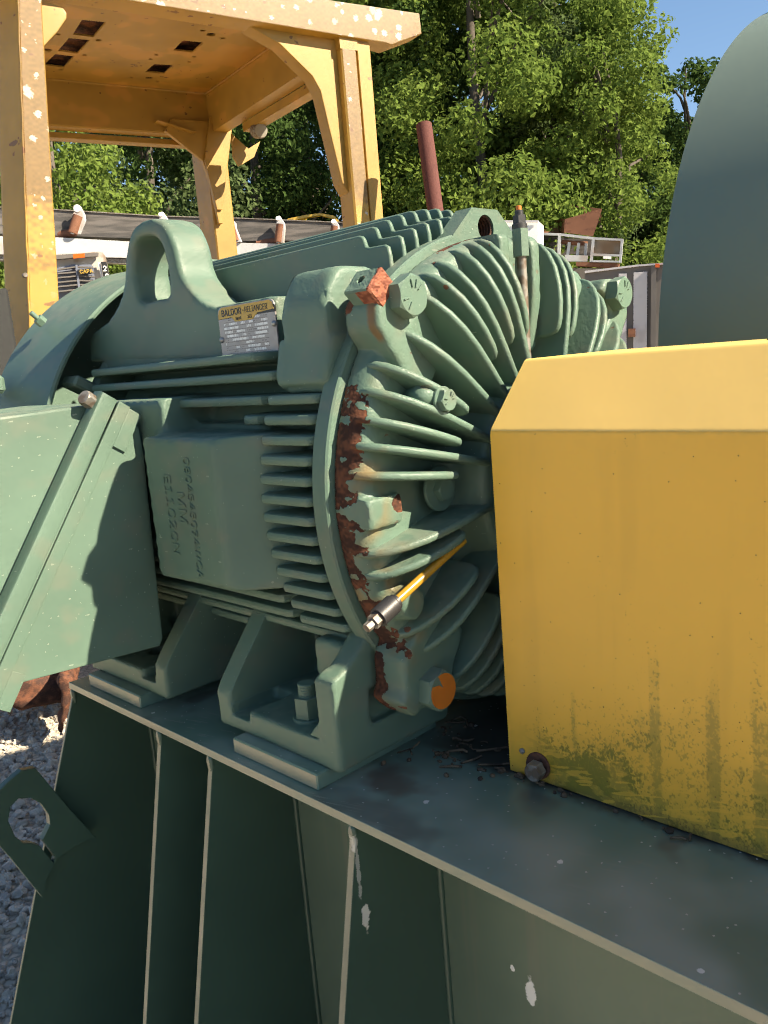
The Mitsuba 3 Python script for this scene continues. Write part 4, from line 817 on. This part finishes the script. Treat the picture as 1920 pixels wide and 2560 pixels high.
put('white_container__body', slab([[-29.978, 37.543, 7.876], [-28.339, 38.796, 7.688], [-26.953, 39.778, 7.507], [-27.345, 39.507, -1.769], [-30.44, 37.171, -1.469]], AS * 2.4), 'white_paint', False)
put('white_container__top_rail', slab([[-29.89, 37.437, 7.912], [-26.855, 39.678, 7.519], [-26.86, 39.675, 7.398], [-29.896, 37.432, 7.79]], AS * .06), 'strip_white', False)
pa, pb = np.array([-8.198, 9.022, 4.47]), np.array([-7.901, 8.823, 3.042])
pdir = (pb - pa) / np.linalg.norm(pb - pa); tb_ = (GZ - .1 - pa[2]) / pdir[2]
pr = .0405 / S
pm_ = lathe([(0, pr * .84), (0, pr), (tb_, pr), (tb_, pr * .84)], 40); pm_.apply_transform(trimesh.geometry.align_vectors([1, 0, 0], pdir)); pm_.apply_translation(pa)
put('rusty_pipe', pm_, 'rust_pipe', 50, label='dark red rusty pipe standing upright behind the motor', cat='pipe')

# ------------------------------------------------------------------ trees
def leaves(c, nrm, size, r):
    """folded leaf quads at points c"""
    n = len(c); d = nrm + r.standard_normal((n, 3)) * .75 + [0, 0, .35]; d /= np.linalg.norm(d, axis=1, keepdims=True)
    t = np.cross(d, r.standard_normal((n, 3))); t /= np.linalg.norm(t, axis=1, keepdims=True); b = np.cross(d, t)
    s = size * r.uniform(.55, 1.35, n)[:, None]
    V = np.stack([c - t * s * .55, c + b * s * .34 + d * s * .10, c + t * s * .55 - d * s * .08, c - b * s * .34 + d * s * .10], 1).reshape(-1, 3)
    i = np.arange(n) * 4
    F = np.vstack([np.c_[i, i + 1, i + 2], np.c_[i, i + 2, i + 3]])
    return V, F
def tree(key, base, H, prof, nclump, nleaf, size, mat, seed, label, group=None, trunk=.16, low=.18, cl=(.32, .85), lean=(0, 0)):
    """prof: [(height fraction, radius m)], metres"""
    r = np.random.default_rng(seed); base = np.asarray(base, float)
    note(key, label, 'tree', group)
    hf, rf = np.array(prof).T
    C, R_ = [], []
    while len(C) < nclump:
        h = r.uniform(hf[0], hf[-1]); R0 = np.interp(h, hf, rf)
        if r.random() > R0 / rf.max() + .15: continue
        a = r.uniform(0, 2 * PI); wob = 1 + .28 * math.sin(a * 3 + h * 9 + seed) + .16 * math.sin(a * 7 - h * 17)
        q = R0 * wob * (1 - .75 * r.random() ** 2.2)
        C.append([base[0] + q * math.cos(a) + lean[0] * h * H, base[1] + q * math.sin(a) + lean[1] * h * H, base[2] + h * H + r.normal(0, .15) - .12 * q]); R_.append(r.uniform(*cl) * (.6 + .5 * (1 - h)))
    C, R_ = np.array(C), np.array(R_)
    w = R_ ** 2; k = r.choice(len(C), nleaf, p=w / w.sum())
    d = r.standard_normal((nleaf, 3)); d /= np.linalg.norm(d, axis=1, keepdims=True)
    pos = C[k] + d * (R_[k] * r.uniform(.25, 1.0, nleaf) ** .6)[:, None] * [1.1, 1.1, .88]
    V, F = leaves(pos, d, size, r)
    put(key + '__crown', trimesh.Trimesh(V, F, process=False), mat, False, scale=1)
    top = base + [lean[0] * H, lean[1] * H, 0]
    zs = np.linspace(0, .93, 12)
    put(key + '__trunk', tube([base + [lean[0] * H * z + .15 * math.sin(z * 7 + seed), lean[1] * H * z + .15 * math.cos(z * 6 + seed), z * H] for z in zs], trunk * (1.05 - zs), 9), 'bark', True, scale=1)
    order = r.permutation(len(C))[:16]
    for j in order:
        h = max(low, (C[j, 2] - base[2]) / H - .14); s = base + [lean[0] * H * h, lean[1] * H * h, h * H]
        m = (s + C[j]) / 2 + [0, 0, .25]
        put(key + '__limb', tube([s, m, C[j]], [trunk * .34, trunk * .2, .015], 6), 'bark', True, scale=1)
def at(p): p = np.array(p) * S; p[2] = GZ * S - .05; return p
TREES = [
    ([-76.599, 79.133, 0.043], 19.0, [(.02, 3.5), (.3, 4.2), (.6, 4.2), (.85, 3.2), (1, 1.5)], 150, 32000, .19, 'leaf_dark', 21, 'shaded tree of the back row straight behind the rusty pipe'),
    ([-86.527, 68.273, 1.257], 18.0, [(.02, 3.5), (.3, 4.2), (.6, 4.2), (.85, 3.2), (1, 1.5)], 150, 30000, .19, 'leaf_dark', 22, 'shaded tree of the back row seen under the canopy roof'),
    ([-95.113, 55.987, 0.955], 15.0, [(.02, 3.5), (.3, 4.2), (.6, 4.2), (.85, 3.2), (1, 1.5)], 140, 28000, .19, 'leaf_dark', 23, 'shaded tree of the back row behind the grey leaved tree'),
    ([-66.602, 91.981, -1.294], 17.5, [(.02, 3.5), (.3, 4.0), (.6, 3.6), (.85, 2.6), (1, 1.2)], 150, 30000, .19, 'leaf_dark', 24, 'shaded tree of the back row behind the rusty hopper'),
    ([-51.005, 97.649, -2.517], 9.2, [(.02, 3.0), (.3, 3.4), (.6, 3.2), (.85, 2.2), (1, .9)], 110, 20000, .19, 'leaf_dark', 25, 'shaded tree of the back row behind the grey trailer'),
    # point, height, profile, clumps, leaves, size, material, seed, label
    ([-37.538, 49.138, -0.361], 15.5, [(.10, 1.0), (.22, 2.2), (.38, 2.7), (.55, 2.7), (.72, 2.6), (.88, 2.0), (1, .8)], 170, 59799, 0.112, 'leaf_bright', 1, 'tall bright green maple in full sun right of the rusty pipe'),
    ([-37.063, 57.9, -0.915], 15.0, [(.30, 1.0), (.45, 1.7), (.60, 1.9), (.75, 1.9), (.9, 1.5), (1, .7)], 120, 39100, 0.119, 'leaf_mid', 2, 'tall tree whose crown reaches into the open sky at top right'),
    ([-28.66, 50.912, -0.969], 7.3, [(.06, 1.1), (.25, 1.5), (.5, 1.5), (.75, 1.2), (.92, .7), (1, .25)], 90, 34500, 0.099, 'leaf_bright', 3, 'yellow green young tree above the grey trailer'),
    ([-35.704, 54.669, -0.797], 8.6, [(.08, .8), (.3, 1.3), (.6, 1.3), (.85, .9), (1, .3)], 70, 25299, 0.099, 'leaf_grey', 4, 'grey green tree with pale leaves above the rusty hopper'),
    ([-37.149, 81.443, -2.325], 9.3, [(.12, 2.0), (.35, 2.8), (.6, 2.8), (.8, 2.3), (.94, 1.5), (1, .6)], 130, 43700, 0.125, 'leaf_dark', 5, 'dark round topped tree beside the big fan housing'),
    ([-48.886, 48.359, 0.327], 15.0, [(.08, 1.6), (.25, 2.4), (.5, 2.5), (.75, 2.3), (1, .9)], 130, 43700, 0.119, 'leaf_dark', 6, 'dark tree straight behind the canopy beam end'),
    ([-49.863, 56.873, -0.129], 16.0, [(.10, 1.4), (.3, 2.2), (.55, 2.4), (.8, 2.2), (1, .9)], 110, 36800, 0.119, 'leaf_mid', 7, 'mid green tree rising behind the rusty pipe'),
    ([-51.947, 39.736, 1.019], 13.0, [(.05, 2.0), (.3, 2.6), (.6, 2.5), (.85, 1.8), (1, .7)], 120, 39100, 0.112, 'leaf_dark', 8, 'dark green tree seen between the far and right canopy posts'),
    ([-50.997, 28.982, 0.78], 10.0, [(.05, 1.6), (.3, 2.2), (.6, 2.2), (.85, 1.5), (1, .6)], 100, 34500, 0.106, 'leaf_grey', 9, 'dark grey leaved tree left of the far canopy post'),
    ([-42.825, 18.724, 0.897], 6.2, [(.12, 1.0), (.35, 1.35), (.6, 1.4), (.85, 1.0), (1, .4)], 80, 29899, 0.086, 'leaf_bright', 10, 'sunlit light green tree beside the nearest canopy post'),
    ([-58.758, 20.971, 1.426], 11.0, [(.08, 1.8), (.3, 2.4), (.6, 2.3), (.85, 1.6), (1, .6)], 90, 27599, 0.112, 'leaf_mid', 11, 'tree mostly hidden behind the nearest canopy post'),
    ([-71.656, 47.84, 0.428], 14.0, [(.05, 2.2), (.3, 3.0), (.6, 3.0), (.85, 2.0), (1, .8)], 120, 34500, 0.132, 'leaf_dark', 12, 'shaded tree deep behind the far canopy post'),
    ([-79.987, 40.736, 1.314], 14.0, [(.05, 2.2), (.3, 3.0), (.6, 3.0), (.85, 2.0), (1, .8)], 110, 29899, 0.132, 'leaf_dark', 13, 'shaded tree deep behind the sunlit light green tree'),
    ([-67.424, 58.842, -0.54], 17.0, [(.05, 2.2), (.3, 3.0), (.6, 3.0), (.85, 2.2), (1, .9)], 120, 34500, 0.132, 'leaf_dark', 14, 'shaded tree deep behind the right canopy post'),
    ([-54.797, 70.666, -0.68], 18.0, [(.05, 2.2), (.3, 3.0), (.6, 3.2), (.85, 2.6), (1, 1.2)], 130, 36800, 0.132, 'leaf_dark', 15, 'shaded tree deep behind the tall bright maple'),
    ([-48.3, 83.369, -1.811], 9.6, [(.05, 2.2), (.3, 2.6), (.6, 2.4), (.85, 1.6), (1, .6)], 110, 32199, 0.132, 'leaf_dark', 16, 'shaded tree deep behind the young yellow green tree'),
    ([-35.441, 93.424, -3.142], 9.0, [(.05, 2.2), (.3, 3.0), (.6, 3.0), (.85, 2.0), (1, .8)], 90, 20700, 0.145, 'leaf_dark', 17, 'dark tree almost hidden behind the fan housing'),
]
for i, (pt, H, prof, nc, nl, sz, mat, seed, lab) in enumerate(TREES):
    tree('tree' if i == 0 else 'tree_%03d' % i, at(pt), H, prof, nc, nl, sz, mat, seed, lab)
